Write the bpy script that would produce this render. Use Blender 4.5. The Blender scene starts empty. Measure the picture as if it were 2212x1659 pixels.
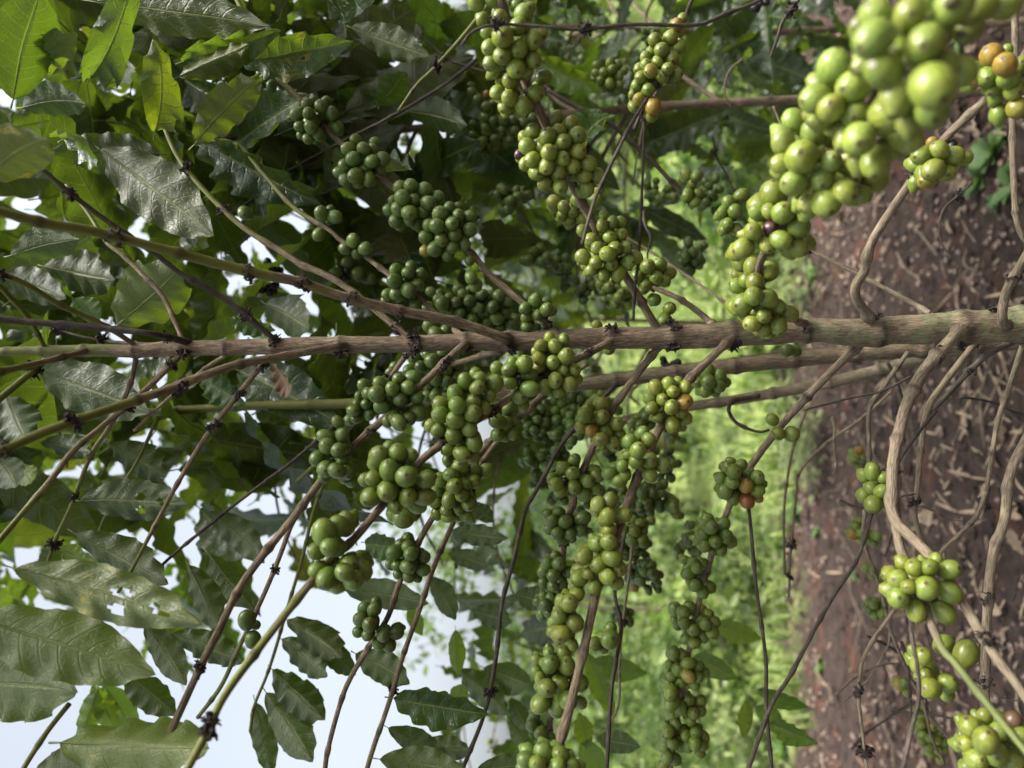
import bpy, math, random
import numpy as np
from mathutils import Vector, Matrix, noise as mnoise
random.seed(7)
rng = np.random.default_rng(7)
S = bpy.context.scene
COL = S.collection
R = math.radians

# ---------------------------------------------------------------- camera, sky, sun, exposure
CAM_H, TILT, FPX, CX, CY = 1.15, 5.3, 1661.0, 1106.0, 829.5
cam_data = bpy.data.cameras.new('camera')
cam = bpy.data.objects.new('camera', cam_data)
COL.objects.link(cam)
FWD = Vector((0, math.cos(R(TILT)), math.sin(R(TILT))))
AX = Vector((0, math.sin(R(TILT)), -math.cos(R(TILT))))      # picture right = down in the world (portrait shot)
AY = (-FWD).cross(AX)                                         # picture up = +X
EYE = Vector((0, 0, CAM_H))
cam.matrix_world = Matrix(((AX.x, AY.x, -FWD.x, EYE.x), (AX.y, AY.y, -FWD.y, EYE.y), (AX.z, AY.z, -FWD.z, EYE.z), (0, 0, 0, 1)))
cam_data.sensor_fit = 'HORIZONTAL'
cam_data.sensor_width = 36
cam_data.lens = 36 * FPX / 2212
cam_data.clip_start, cam_data.clip_end = 0.02, 2000
cam_data.dof.use_dof = True
cam_data.dof.focus_distance = 0.74
cam_data.dof.aperture_fstop = 4.6
S.camera = cam

SUN_EL, SUN_ROT = R(60), R(112)
world = bpy.data.worlds.new('World')
S.world = world
world.use_nodes = True
wn = world.node_tree.nodes
sky = wn.new('ShaderNodeTexSky')
sky.sky_type = 'NISHITA'
sky.sun_disc = False
sky.sun_elevation, sky.sun_rotation = SUN_EL, SUN_ROT
sky.air_density, sky.dust_density, sky.ozone_density = 1.0, 8.0, 1.0
bg = wn['Background']
bg.inputs['Strength'].default_value = 0.14
cast = wn.new('ShaderNodeHueSaturation')          # thin bright overcast: the blue is mostly gone
cast.inputs['Saturation'].default_value = .42
cast.inputs['Hue'].default_value = .487
world.node_tree.links.new(sky.outputs[0], cast.inputs['Color'])
world.node_tree.links.new(cast.outputs[0], bg.inputs['Color'])
sun_data = bpy.data.lights.new('sun', 'SUN')
sun_data.energy = 2.6
sun_data.angle = R(16)
sun_data.color = (1, .96, .9)
sun = bpy.data.objects.new('sun', sun_data)
COL.objects.link(sun)
SUN_DIR = Vector((math.sin(SUN_ROT) * math.cos(SUN_EL), math.cos(SUN_ROT) * math.cos(SUN_EL), math.sin(SUN_EL)))
sun.rotation_euler = SUN_DIR.to_track_quat('Z', 'Y').to_euler()
S.view_settings.view_transform = 'Standard'
S.view_settings.look = 'None'
S.view_settings.exposure = 1.47
S.view_settings.gamma = 1
S.cycles.max_bounces = 8
S.cycles.transmission_bounces = 6
S.cycles.use_denoising = True


def P(x, y, d):
    """the world point at picture position x, y (2212 wide) and depth d"""
    return EYE + AX * ((x - CX) / FPX * d) - AY * ((y - CY) / FPX * d) + FWD * d


# ---------------------------------------------------------------- node helpers
class Mat:
    def __init__(self, name):
        self.m = bpy.data.materials.new(name)
        self.m.use_nodes = True
        self.t = self.m.node_tree
        self.t.nodes.clear()
        self.out = self.t.nodes.new('ShaderNodeOutputMaterial')

    def n(self, kind, props=None, **inp):
        nd = self.t.nodes.new('ShaderNode' + kind)
        for k, v in (props or {}).items():
            setattr(nd, k, v)
        for k, v in inp.items():
            key = int(k[1:]) if k[0] == 'i' and k[1:].isdigit() else k.replace('_', ' ')
            self.put(nd.inputs[key], v)
        return nd

    def put(self, sock, v):
        if hasattr(v, 'outputs'):
            v = v.outputs[0]
        if isinstance(v, bpy.types.NodeSocket):
            self.t.links.new(v, sock)
        else:
            if isinstance(v, tuple) and len(v) == 3 and sock.type == 'RGBA':
                v = v + (1,)
            sock.default_value = v

    def math(self, op, a, b=0.0, c=None, clamp=False):
        nd = self.n('Math', dict(operation=op, use_clamp=clamp), i0=a, i1=b)
        if c is not None:
            self.put(nd.inputs[2], c)
        return nd.outputs[0]

    def mix(self, f, a, b, blend='MIX'):
        nd = self.t.nodes.new('ShaderNodeMix')
        nd.data_type = 'RGBA'
        nd.blend_type = blend
        self.put(nd.inputs[0], f)
        self.put(nd.inputs[6], a)
        self.put(nd.inputs[7], b)
        return nd.outputs[2]

    def step(self, v, lo, hi, a=0.0, b=1.0):
        nd = self.n('MapRange', dict(interpolation_type='SMOOTHSTEP'), Value=v)
        for k, x in zip(('From Min', 'From Max', 'To Min', 'To Max'), (lo, hi, a, b)):
            nd.inputs[k].default_value = x
        return nd.outputs[0]

    def noise(self, vec, scale, detail=3.0, rough=.55, w=None):
        nd = self.t.nodes.new('ShaderNodeTexNoise')
        if w is not None:
            nd.noise_dimensions = '4D'
            self.put(nd.inputs['W'], w)
        if vec is not None:
            self.put(nd.inputs['Vector'], vec)
        nd.inputs['Scale'].default_value = scale
        nd.inputs['Detail'].default_value = detail
        nd.inputs['Roughness'].default_value = rough
        return nd.outputs[0]

    def attr(self, name, which='Fac'):
        return self.n('Attribute', dict(attribute_name=name)).outputs[which]

    def mapping(self, vec, scale):
        nd = self.n('Mapping', None, Vector=vec)
        nd.inputs['Scale'].default_value = scale
        return nd.outputs[0]

    def bump(self, h, strength, dist):
        return self.n('Bump', None, Height=h, Strength=strength, Distance=dist).outputs[0]

    def done(self, shader):
        self.put(self.out.inputs['Surface'], shader)
        return self.m


def mat_leaf(name, top_a, top_b, under, trans, trans_w=.27, rough=.27):
    M = Mat(name)
    uv = M.n('UVMap').outputs[0]
    sep = M.n('SeparateXYZ', None, Vector=uv)
    u, vv = sep.outputs[0], sep.outputs[1]
    av = M.math('ABSOLUTE', M.math('MULTIPLY_ADD', vv, 2.0, -1.0))
    side = M.math('MULTIPLY', M.math('GREATER_THAN', vv, .5), .35)
    t = M.math('ADD', M.math('SUBTRACT', M.math('MULTIPLY', u, 9.5), M.math('MULTIPLY', M.math('POWER', av, 1.4), 1.15)), side)
    f = M.math('ABSOLUTE', M.math('SUBTRACT', M.math('FRACT', t), .5))
    lat = M.math('MULTIPLY', M.step(f, .415, .485), M.step(av, .55, 1.0, 1.0, .2))
    mid = M.step(av, .02, .075, 1.0, 0.0)
    vein = M.math('MAXIMUM', mid, M.math('MULTIPLY', lat, .75))
    oi = M.n('ObjectInfo')
    tint, spot, rnd = oi.outputs['Color'], oi.outputs['Alpha'], oi.outputs['Random']
    fine = M.n('TexVoronoi', dict(feature='DISTANCE_TO_EDGE'), Vector=M.mapping(uv, (30, 13, 1)))
    fine.inputs['Scale'].default_value = 1.0
    finev = M.step(fine.outputs['Distance'], 0.0, .09, 1.0, 0.0)
    big = M.noise(uv, 3.5, 4, .6, w=M.math('MULTIPLY', rnd, 40.0))
    sm = M.noise(uv, 16, 4, .65, w=M.math('MULTIPLY', rnd, 17.0))
    back = M.n('NewGeometry').outputs['Backfacing']
    top = M.mix(M.step(big, .35, .7), top_a, top_b)
    und = M.mix(M.step(sm, .3, .75), under, tuple(c * .72 for c in under))
    face = M.mix(back, top, und)
    face = M.mix(1.0, face, tint, 'MULTIPLY')
    face = M.mix(M.math('MULTIPLY', vein, .7), face, (.115, .145, .042))
    face = M.mix(M.math('MULTIPLY', mid, .8), face, (.20, .23, .085))
    face = M.mix(M.math('MULTIPLY', finev, .2), face, (.09, .12, .035))
    sp = M.math('ADD', big, M.math('MULTIPLY', M.math('SUBTRACT', sm, .5), .25))
    lim = M.math('SUBTRACT', .86, M.math('MULTIPLY', spot, .24))
    yel = M.step(M.math('SUBTRACT', sp, M.math('SUBTRACT', lim, .09)), 0.0, .05)
    brn = M.step(M.math('SUBTRACT', sp, lim), 0.0, .018)
    face = M.mix(M.math('MULTIPLY', yel, .55), face, (.27, .25, .04))
    face = M.mix(brn, face, (.055, .028, .02))
    h = M.math('ADD', M.math('MULTIPLY', vein, M.math('MULTIPLY_ADD', back, 2.0, -1.0)), M.math('MULTIPLY', finev, .25))
    nrm = M.bump(h, .6, .0016)
    rg = M.math('ADD', M.math('MULTIPLY_ADD', back, .12, rough), M.math('MULTIPLY', sm, .15))
    p = M.n('BsdfPrincipled', None, Base_Color=face, Roughness=rg, Normal=nrm)
    p.inputs['Specular IOR Level'].default_value = .5
    tc = M.mix(1.0, M.mix(big, trans, tuple(c * .75 for c in trans)), tint, 'MULTIPLY')
    tc = M.mix(M.math('MULTIPLY', M.math('ADD', vein, M.math('MULTIPLY', finev, .4)), .5), tc, (.26, .38, .06))
    tc = M.mix(yel, tc, (.5, .42, .04))
    tc = M.mix(brn, tc, (.06, .02, .01))
    tr = M.n('BsdfTranslucent', None, Color=tc, Normal=nrm)
    mx = M.n('MixShader', None, i0=trans_w, i1=p, i2=tr)
    return M.done(mx)


def mat_bark(name, old_a, old_b, young, furrow, freq=800.0):
    M = Mat(name)
    bk = M.attr('bk', 'Vector')
    grn, node = M.attr('grn'), M.attr('node')
    fib = M.noise(M.mapping(bk, (1, 1, .15)), freq, 6, .7)
    pat = M.noise(M.mapping(bk, (1, 1, .45)), 70, 4, .6)
    crk = M.n('TexVoronoi', dict(feature='DISTANCE_TO_EDGE'), Vector=M.mapping(M.n('VectorMath', dict(operation='ADD'), i0=bk, i1=M.n('VectorMath', dict(operation='SCALE'), i0=M.n('TexNoise', None, Vector=M.mapping(bk, (1, 1, .3)), Scale=150.0).outputs['Color'], Scale=.004).outputs[0]).outputs[0], (1, 1, .07)))
    crk.inputs['Scale'].default_value = freq * .6
    crack = M.step(crk.outputs['Distance'], 0.0, .14, 1.0, 0.0)
    c = M.mix(M.step(fib, .3, .7), old_a, old_b)
    c = M.mix(M.step(pat, .5, .72), c, tuple(min(1, x * 1.5) for x in old_b))
    c = M.mix(M.math('MULTIPLY', crack, .5), c, furrow)
    lic = M.math('MULTIPLY', M.step(M.noise(bk, 38, 5, .7), .43, .62), M.attr('lichen'))
    c = M.mix(M.math('MULTIPLY', lic, .75), c, (.19, .24, .11))
    gy = M.mix(M.step(pat, .42, .66), young, tuple(x * .7 for x in young))
    gmask = M.step(M.math('ADD', grn, M.math('MULTIPLY', M.math('SUBTRACT', M.noise(M.mapping(bk, (1, 1, .2)), 120, 4, .6), .5), 1.1)), .4, .6)
    c = M.mix(gmask, c, gy)
    c = M.mix(M.math('MULTIPLY', node, .95), c, (.035, .026, .02))
    h = M.math('ADD', fib, M.math('MULTIPLY', crack, -.6))
    h = M.math('MULTIPLY', h, M.math('MULTIPLY_ADD', gmask, -.75, 1.0))
    p = M.n('BsdfPrincipled', None, Base_Color=c, Roughness=M.math('MULTIPLY_ADD', gmask, -.3, .85), Normal=M.bump(h, .6, .0011))
    p.inputs['Specular IOR Level'].default_value = .3
    return M.done(p)


def mat_berry(name='berry_skin'):
    M = Mat(name)
    bz, bv = M.attr('bz'), M.attr('bv', 'Vector')
    oi = M.n('ObjectInfo')
    rnd = M.math('MULTIPLY', oi.outputs['Random'], 60.0)
    base = oi.outputs['Color']
    streak = M.noise(M.mapping(bv, (1, 1, .22)), 4.2, 3, .6, w=rnd)
    c = M.mix(M.step(streak, .42, .66), base, M.mix(1.0, base, (1.5, 1.35, 1.25), 'MULTIPLY'))
    blot = M.noise(bv, 1.6, 2, .5, w=rnd)
    c = M.mix(M.step(blot, .5, .75, 0, .5), c, M.mix(1.0, base, (1.45, 1.05, .8), 'MULTIPLY'))
    c = M.mix(M.step(M.noise(bv, 9, 4, .7, w=rnd), .57, .68, 0, .5), c, (.10, .075, .02))
    vo = M.n('TexVoronoi', dict(voronoi_dimensions='4D'), Vector=bv, W=rnd)
    vo.inputs['Scale'].default_value = 4.0
    sel = M.math('GREATER_THAN', M.n('SeparateColor', None, Color=vo.outputs['Color']).outputs[0], .74)
    dot = M.math('MULTIPLY', M.step(vo.outputs['Distance'], .10, .14, 1.0, 0.0), sel)
    c = M.mix(M.math('MULTIPLY', dot, .55), c, (.6, .62, .45))
    ring = M.step(bz, .955, .972)
    c = M.mix(M.math('MULTIPLY', ring, .75), c, (.085, .072, .028))
    c = M.mix(M.step(bz, .988, .995, 0, .8), c, (.025, .018, .009))
    stem = M.step(bz, -.97, -.9, 1.0, 0.0)
    c = M.mix(stem, c, (.05, .045, .02))
    rg = M.math('ADD', .24, M.math('MULTIPLY', M.noise(bv, 5, 3, .6, w=rnd), .2))
    p = M.n('BsdfPrincipled', None, Base_Color=c, Roughness=rg, Normal=M.bump(M.noise(bv, 11, 4, .6, w=rnd), .12, .0012))
    p.inputs['Specular IOR Level'].default_value = .38
    p.inputs['Subsurface Weight'].default_value = .08
    p.inputs['Subsurface Radius'].default_value = (.003, .004, .001)
    p.inputs['Subsurface Scale'].default_value = .6
    return M.done(p)


def mat_plain(name, a, b, scale, rough=.8, trans=None, bump=0.0, coord='Object'):
    M = Mat(name)
    v = M.n('TexCoord').outputs[coord]
    nz = M.noise(v, scale, 5, .65)
    rv = M.n('ObjectInfo').outputs['Random']
    k = M.math('ADD', M.step(nz, .3, .7), M.math('MULTIPLY_ADD', rv, .5, -.25), clamp=True)
    c = M.mix(k, a, b)
    p = M.n('BsdfPrincipled', None, Base_Color=c, Roughness=rough)
    p.inputs['Specular IOR Level'].default_value = .35
    if bump:
        M.put(p.inputs['Normal'], M.bump(nz, .6, bump))
    if trans:
        tr = M.n('BsdfTranslucent', None, Color=trans)
        return M.done(M.n('MixShader', None, i0=.35, i1=p, i2=tr))
    return M.done(p)


def mat_ground():
    M = Mat('soil_and_turf')
    pos = M.n('NewGeometry').outputs['Position']
    n1 = M.noise(pos, 4.5, 6, .7)
    n2 = M.noise(pos, 18, 6, .7)
    n3 = M.noise(pos, 90, 4, .7)
    soil = M.mix(M.step(n2, .3, .7), (.025, .0165, .0135), (.066, .045, .035))
    soil = M.mix(M.step(n1, .52, .68, 0, .8), soil, (.095, .034, .019))
    soil = M.mix(M.step(n3, .60, .72, 0, .55), soil, (.16, .12, .09))
    soil = M.mix(M.step(n3, .25, .40, .7, 0), soil, (.016, .012, .011))
    sep = M.n('SeparateXYZ', None, Vector=pos)
    edge = M.math('ADD', sep.outputs[1], M.math('MULTIPLY', M.math('SUBTRACT', M.noise(pos, 1.6, 6, .7), .5), 3.4))
    g = M.step(edge, 4.1, 4.7)
    turf = M.mix(M.step(M.noise(pos, 1.3, 6, .7), .38, .62), (.045, .07, .018), (.23, .28, .08))
    bare = M.step(M.noise(pos, .45, 4, .6), .62, .68)
    turf = M.mix(M.math('MULTIPLY', bare, .8), turf, (.15, .09, .055))
    c = M.mix(g, soil, turf)
    h = M.math('ADD', M.math('MULTIPLY', n2, 2.0), n3)
    p = M.n('BsdfPrincipled', None, Base_Color=c, Roughness=.92, Normal=M.bump(h, .9, .012))
    p.inputs['Specular IOR Level'].default_value = .2
    return M.done(p)


LEAF = mat_leaf('coffee_leaf', (.011, .029, .010), (.024, .052, .013), (.048, .068, .019), (.18, .28, .013))
YOUNG = mat_leaf('young_leaf', (.05, .11, .015), (.08, .15, .02), (.09, .16, .035), (.36, .54, .03), .5)
DEAD = mat_plain('dead_leaf', (.07, .045, .03), (.16, .11, .07), 30, .75, (.12, .06, .02))
BARK = mat_bark('coffee_bark', (.086, .062, .040), (.215, .163, .107), (.12, .135, .028), (.025, .018, .013))
TWIG = mat_bark('dead_twig_bark', (.030, .022, .019), (.075, .057, .048), (.06, .07, .03), (.012, .009, .008), 900.0)
GREY = mat_bark('pale_twig_bark', (.115, .086, .058), (.225, .178, .122), (.10, .12, .035), (.04, .03, .022), 850.0)
BERRY = mat_berry()
TUFT = mat_plain('withered_flower', (.012, .009, .008), (.045, .033, .027), 120, .9)
STRAW = mat_plain('straw', (.16, .115, .075), (.36, .275, .19), 25, .8, bump=.001)
CLOD = mat_plain('soil_clod', (.017, .012, .010), (.075, .048, .036), 14, .95, bump=.002)
STONE = mat_plain('pebble_stone', (.085, .055, .044), (.34, .26, .205), 60, .85)
GRASSM = mat_plain('grass_blade', (.085, .13, .035), (.28, .33, .10), 1.1, .6, (.22, .36, .06))
WEED = mat_plain('weed_leaf', (.08, .15, .05), (.16, .25, .09), 8, .6, (.2, .36, .06))
WEEDY = mat_plain('ground_cover_leaf', (.036, .060, .020), (.25, .30, .12), 3.2, .6, (.22, .36, .07))
FAR = mat_plain('far_foliage', (.03, .065, .016), (.075, .125, .03), .8, .65, (.12, .22, .03))
FARP = mat_plain('pale_far_foliage', (.09, .13, .05), (.16, .21, .09), 1.5, .65, (.2, .3, .08))
FARBARK = mat_plain('far_bark', (.09, .065, .05), (.17, .13, .1), 6, .9)


# ---------------------------------------------------------------- object helpers
def place(o, parent=None, pw=None):
    COL.objects.link(o)
    if parent is not None:
        o.parent = parent
        o.matrix_parent_inverse = Matrix.Translation(-(pw if pw is not None else parent.location))
    return o


def set_attr(me, name, kind, data):
    a = me.attributes.new(name, kind, 'POINT')
    a.data.foreach_set('vector' if kind == 'FLOAT_VECTOR' else 'value', np.asarray(data, dtype=np.float32).ravel())


def mesh(name, verts, faces, mat, attrs=None, uv=None, smooth=True):
    me = bpy.data.meshes.new(name)
    me.from_pydata([tuple(v) for v in verts], [], [tuple(f) for f in faces])
    for k, (kind, data) in (attrs or {}).items():
        set_attr(me, k, kind, data)
    if uv is not None:
        lay = me.uv_layers.new(name='UVMap')
        li = np.empty(len(me.loops), dtype=np.int32)
        me.loops.foreach_get('vertex_index', li)
        lay.data.foreach_set('uv', np.asarray(uv, dtype=np.float32)[li].ravel())
    if smooth:
        me.polygons.foreach_set('use_smooth', [True] * len(me.polygons))
    me.materials.append(mat)
    return me


def thing(name, label, cat, loc, group=None):
    o = bpy.data.objects.new(name, None)
    o.location = loc
    o.empty_display_size = .1
    COL.objects.link(o)
    return tag(o, label, cat, group)


def tag(o, label, cat, group=None):
    o['label'] = label
    o['category'] = cat
    if group:
        o['group'] = group
    return o


def spline(pts, step):
    """Catmull-Rom through world points with values: rows of x y z r ... resampled about every step metres"""
    A = np.array(pts, dtype=float)
    A = np.vstack([2 * A[0] - A[1], A, 2 * A[-1] - A[-2]])
    out = []
    for i in range(1, len(A) - 2):
        p0, p1, p2, p3 = A[i - 1:i + 3]
        n = max(2, int(np.linalg.norm(p2[:3] - p1[:3]) / step))
        for k in range(n):
            t = k / n
            out.append(.5 * (2 * p1 + (p2 - p0) * t + (2 * p0 - 5 * p1 + 4 * p2 - p3) * t * t + (3 * p1 - p0 - 3 * p2 + p3) * t ** 3))
    out.append(A[-2])
    return np.array(out)


def tube(name, pts, mat, parent, pw, seg=9, step=.006, node_gap=.05, node_amp=.35, rough=.03, nodes=None, lichen=0.0, taper=True, seed=0):
    """pts rows: x y z radius green; returns (object, list of node points)"""
    A = spline(pts, step)
    n = len(A)
    ds = np.r_[0, np.cumsum(np.linalg.norm(np.diff(A[:, :3], axis=0), axis=1))]
    rs = random.Random(seed + len(pts) * 31 + int(abs(A[0, 0]) * 1e4))
    if nodes is None:
        nodes, s = [], node_gap * rs.uniform(.3, .9)
        while s < ds[-1]:
            nodes.append(s)
            s += node_gap * rs.uniform(.75, 1.3)
    V, bk, gr, nd, li = [], [], [], [], []
    T = np.gradient(A[:, :3], axis=0)
    T /= np.linalg.norm(T, axis=1)[:, None] + 1e-12
    N = np.cross(T[0], (0, 0, 1.0) if abs(T[0][2]) < .9 else (1.0, 0, 0))
    sd = rs.uniform(0, 100)
    for i in range(n):
        N = N - T[i] * np.dot(N, T[i])
        N /= np.linalg.norm(N)
        B = np.cross(T[i], N)
        r = max(A[i, 3], .0004)
        bump, dark = 0.0, 0.0
        for s in nodes:
            q = (ds[i] - s) / max(.0035, r * .55)
            if abs(q) < 3:
                bump += math.exp(-q * q) * node_amp
                dark += math.exp(-(q * 1.9) ** 2)
        for k in range(seg):
            a = 2 * math.pi * k / seg
            c, si = math.cos(a), math.sin(a)
            w = 1.0
            if rough:
                w += rough * 2 * mnoise.noise((c * .9 + sd, si * .9, ds[i] * 26)) + rough * mnoise.noise((c * 4 + sd, si * 4, ds[i] * 70))
            b2 = bump * (1 + .5 * mnoise.noise((c * 2 + sd, si * 2, ds[i] * 60)))
            V.append(A[i, :3] + (N * c + B * si) * r * (w + b2))
            bk.append((c * r, si * r, ds[i] + sd))
            gr.append(A[i, 4])
            nd.append(min(1, dark * 1.1 * (.75 + .7 * mnoise.noise((c * 3 + sd, si * 3, ds[i] * 40)))))
            li.append(lichen(ds[i] / ds[-1]) if callable(lichen) else lichen)
    F = []
    for i in range(n - 1):
        for k in range(seg):
            k2 = (k + 1) % seg
            F.append((i * seg + k, i * seg + k2, (i + 1) * seg + k2, (i + 1) * seg + k))
    F.append(tuple(range(seg))[::-1])
    F.append(tuple((n - 1) * seg + k for k in range(seg)))
    o0 = A[0, :3]
    V = np.array(V) - o0
    me = mesh(name, V, F, mat, dict(bk=('FLOAT_VECTOR', bk), grn=('FLOAT', gr), node=('FLOAT', nd), lichen=('FLOAT', li)))
    o = bpy.data.objects.new(name, me)
    o.location = o0
    if parent is not None:
        place(o, parent, pw)
    npts = [Vector(A[int(np.argmin(abs(ds - s))), :3]) for s in nodes]
    nrad = [A[int(np.argmin(abs(ds - s))), 3] for s in nodes]
    return o, list(zip(npts, nrad))


# ---------------------------------------------------------------- leaf shapes
def leaf_shape(seed, nu=30, nv=5, bend=.1, fold=.15, ruf=.5, curl=0.0, eaten=False, ribs=9.5):
    rs = random.Random(seed)
    ph, ph2, cv = rs.uniform(0, 6), rs.uniform(0, 6), rs.uniform(-.25, .25)
    V, UV = [], []
    m = 2 * nv + 1
    for i in range(nu + 1):
        u = i / nu
        p = math.sin(math.pi * min(1, u) ** .94) ** .74 if 0 < u < 1 else 0
        if u > .86:
            p *= 1 - .45 * ((u - .86) / .14) * (1 - (u - .86) / .14) * 2
        for j in range(m):
            v = (j - nv) / nv
            av = abs(v)
            e = p * (1 + (.02 * math.sin(2 * math.pi * ribs * u + ph + (v > 0) * 2) + .045 * math.sin(11 * u + ph2) * (1 if v > 0 else -1)) * av)
            y = .5 * e * v + cv * u * (1 - u)
            tv = u * ribs - av ** 1.4 * 1.15 + (.35 if v > 0 else 0)
            z = -bend * u * u + fold * abs(.5 * p * v) ** 1.3 * .75
            z += ruf * .048 * av * av * math.sin(2 * math.pi * ribs * .52 * u + ph + (v > 0) * 1.7) * min(1, p * 2)
            z += .011 * math.cos(2 * math.pi * tv + math.pi) * (1 - abs(2 * av - 1) ** 2) * p
            z += .02 * mnoise.noise((u * 3 + seed, v * 1.5, seed * .7))
            x = u - curl * .0
            if curl:
                a = curl * u
                x = math.sin(a) / curl - (z * math.sin(a))
                z = z * math.cos(a) - (1 - math.cos(a)) / curl
            V.append((x, y, z))
            UV.append((u, v * .5 + .5))
    F = []
    cen = [(rs.uniform(.2, .85), rs.uniform(-.8, .8), rs.uniform(.03, .06)) for _ in range(4)]
    for i in range(nu):
        for j in range(m - 1):
            if eaten:
                uc, vc = (i + .5) / nu, (j + .5 - nv) / nv
                if any(((uc - a) ** 2 + ((vc - b) * .28) ** 2) < c * c for a, b, c in cen):
                    continue
            a = i * m + j
            F.append((a, a + m, a + m + 1, a + 1))
    # midrib and stalk, standing proud of the underside
    b0 = len(V)
    ks = [(-.09, .010)] + [(k / 10, .0062 * (1 - .085 * k)) for k in range(0, 11)]
    for u, r in ks:
        uu = max(0, u)
        i = int(round(uu * nu)) * m + nv
        cx, cy, cz = V[i]
        if u < 0:
            cx, cz = u, .02
        for a in (0, 1, 2):
            an = math.pi * (1.5 + a * 2 / 3)
            V.append((cx, cy + math.cos(an) * r * 2.3, cz - r * .3 + math.sin(an) * r))
            UV.append((max(.02, uu), .5))
    for k in range(len(ks) - 1):
        for a in range(3):
            b = (a + 1) % 3
            F.append((b0 + k * 3 + a, b0 + k * 3 + b, b0 + k * 3 + 3 + b, b0 + k * 3 + 3 + a))
    return np.array(V), F, np.array(UV)


SHAPES = [leaf_shape(i, bend=(.05, .16, .28, .10, .22, .02, .12, .3, .18, .08)[i], fold=(.1, .3, .15, .5, .25, .1, .4, .2, .05, .35)[i],
                     ruf=(.5, .9, .6, 1.1, .4, .7, 1.3, .8, 1.0, .5)[i]) for i in range(10)]
SHAPES.append(leaf_shape(41, nu=44, nv=8, bend=.06, fold=.12, ruf=.5, eaten=True))       # 10 eaten
SHAPES.append(leaf_shape(42, nu=36, nv=6, bend=.05, fold=.55, ruf=1.2, curl=1.5))        # 11 curled over
SHAPES.append(leaf_shape(43, nu=36, nv=6, bend=.02, fold=.75, ruf=1.0, curl=-.9))        # 12 curled up
LEAF_ME = {}


def leaf_mesh(k, mat):
    key = (k, mat.name)
    if key not in LEAF_ME:
        V, F, UV = SHAPES[k]
        LEAF_ME[key] = mesh('leaf', V, F, mat, uv=UV)
    return LEAF_ME[key]


def leaf_matrix(base, tip, width, roll, under, twist_to=None):
    X = tip - base
    L = X.length
    X.normalize()
    to = (EYE - (base + tip) / 2).normalized() if twist_to is None else twist_to
    Z = to - X * to.dot(X)
    if Z.length < 1e-3:
        Z = X.orthogonal()
    Z.normalize()
    Z.rotate(Matrix.Rotation(roll, 3, X))
    if under:
        Z = -Z
    Y = Z.cross(X)
    return Matrix(((X.x * L, Y.x * width, Z.x * L, base.x), (X.y * L, Y.y * width, Z.y * L, base.y), (X.z * L, Y.z * width, Z.z * L, base.z), (0, 0, 0, 1)))


def leaf_obj(M, k, mat, parent, tint=(1, 1, 1), spot=.1):
    o = bpy.data.objects.new('leaf', leaf_mesh(k, mat))
    o.matrix_basis = M
    o.color = (*tint, spot)
    return place(o, parent)


def foliage_obj(name, rows, mat, parent):
    """many leaves as one mass: rows of (matrix, shape)"""
    VV, FF, UU, b = [], [], [], 0
    for M, k in rows:
        V, F, UV = SHAPES[k]
        A = np.array(M)
        VV.append(V @ A[:3, :3].T + A[:3, 3])
        FF += [tuple(i + b for i in f) for f in F]
        UU.append(UV)
        b += len(V)
    o = bpy.data.objects.new(name, mesh(name, np.vstack(VV), FF, mat, uv=np.vstack(UU)))
    o['kind'] = 'stuff'
    o.color = (1, 1, 1, .1)
    return place(o, parent)


# ---------------------------------------------------------------- berry shapes
def berry_shape(seed, seg=22, ring=15):
    rs = random.Random(seed)
    el, fl = rs.uniform(1.04, 1.24), rs.uniform(.88, .98)
    V, bz, bv = [(0, 0, -.5 * el)], [-1], [(0, 0, -1)]
    for i in range(1, ring):
        th = math.pi * i / ring
        if i >= ring - 3:
            th = math.pi - (.30, .19, .09)[i - ring + 3]
        z, r = -math.cos(th), math.sin(th)
        for k in range(seg):
            a = 2 * math.pi * k / seg
            q = 1 - .035 * math.exp(-(math.sin(a) / .22) ** 2) * r
            q *= 1 + .03 * mnoise.noise((math.cos(a) * r + seed * 3, math.sin(a) * r, z))
            dz = -.016 if i == ring - 1 else (.012 if i == ring - 2 else 0)
            V.append((.5 * r * math.cos(a) * q, .5 * r * math.sin(a) * q * fl, .5 * el * (z * (1 - .05 * (z > .8) * (z - .8) * 5) + dz)))
            bz.append(z)
            bv.append((r * math.cos(a), r * math.sin(a), z))
    V.append((0, 0, .5 * el * (.95 - .01)))
    bz.append(1)
    bv.append((0, 0, 1))
    F = [(0, 1 + (k + 1) % seg, 1 + k) for k in range(seg)]
    for i in range(ring - 2):
        for k in range(seg):
            a, b = 1 + i * seg + k, 1 + i * seg + (k + 1) % seg
            F.append((a, b, b + seg, a + seg))
    t = 1 + (ring - 2) * seg
    F += [(t + k, t + (k + 1) % seg, t + seg) for k in range(seg)]
    return np.array(V), F, np.array(bz), np.array(bv)


BSH = [berry_shape(i) for i in range(6)]
BLO = [berry_shape(20 + i, 12, 9) for i in range(3)]
BME = [mesh('berry', v, f, BERRY, dict(bz=('FLOAT', z), bv=('FLOAT_VECTOR', w))) for v, f, z, w in BSH]
RIPE = dict(o=(.175, .125, .022), y=(.155, .15, .025), k=(.014, .012, .014), r=(.15, .062, .022), p=(.035, .014, .018), b=(.07, .045, .025))
RIPE_NAME = dict(o='orange ripening berry', y='yellowing berry', k='shrivelled black berry', r='reddish ripening berry', p='dark purple blemished berry', b='brown dried berry')


def berry_matrix(pos, out, dia, rs):
    q = Vector(out).to_track_quat('Z', 'Y').to_matrix()
    q = q @ Matrix.Rotation(rs.uniform(0, 6.3), 3, 'Z')
    M = q.to_4x4() @ Matrix.Diagonal((dia * rs.uniform(.94, 1.06), dia * rs.uniform(.92, 1.03), dia * rs.uniform(.93, 1.08), 1))
    M.translation = pos
    return M


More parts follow.
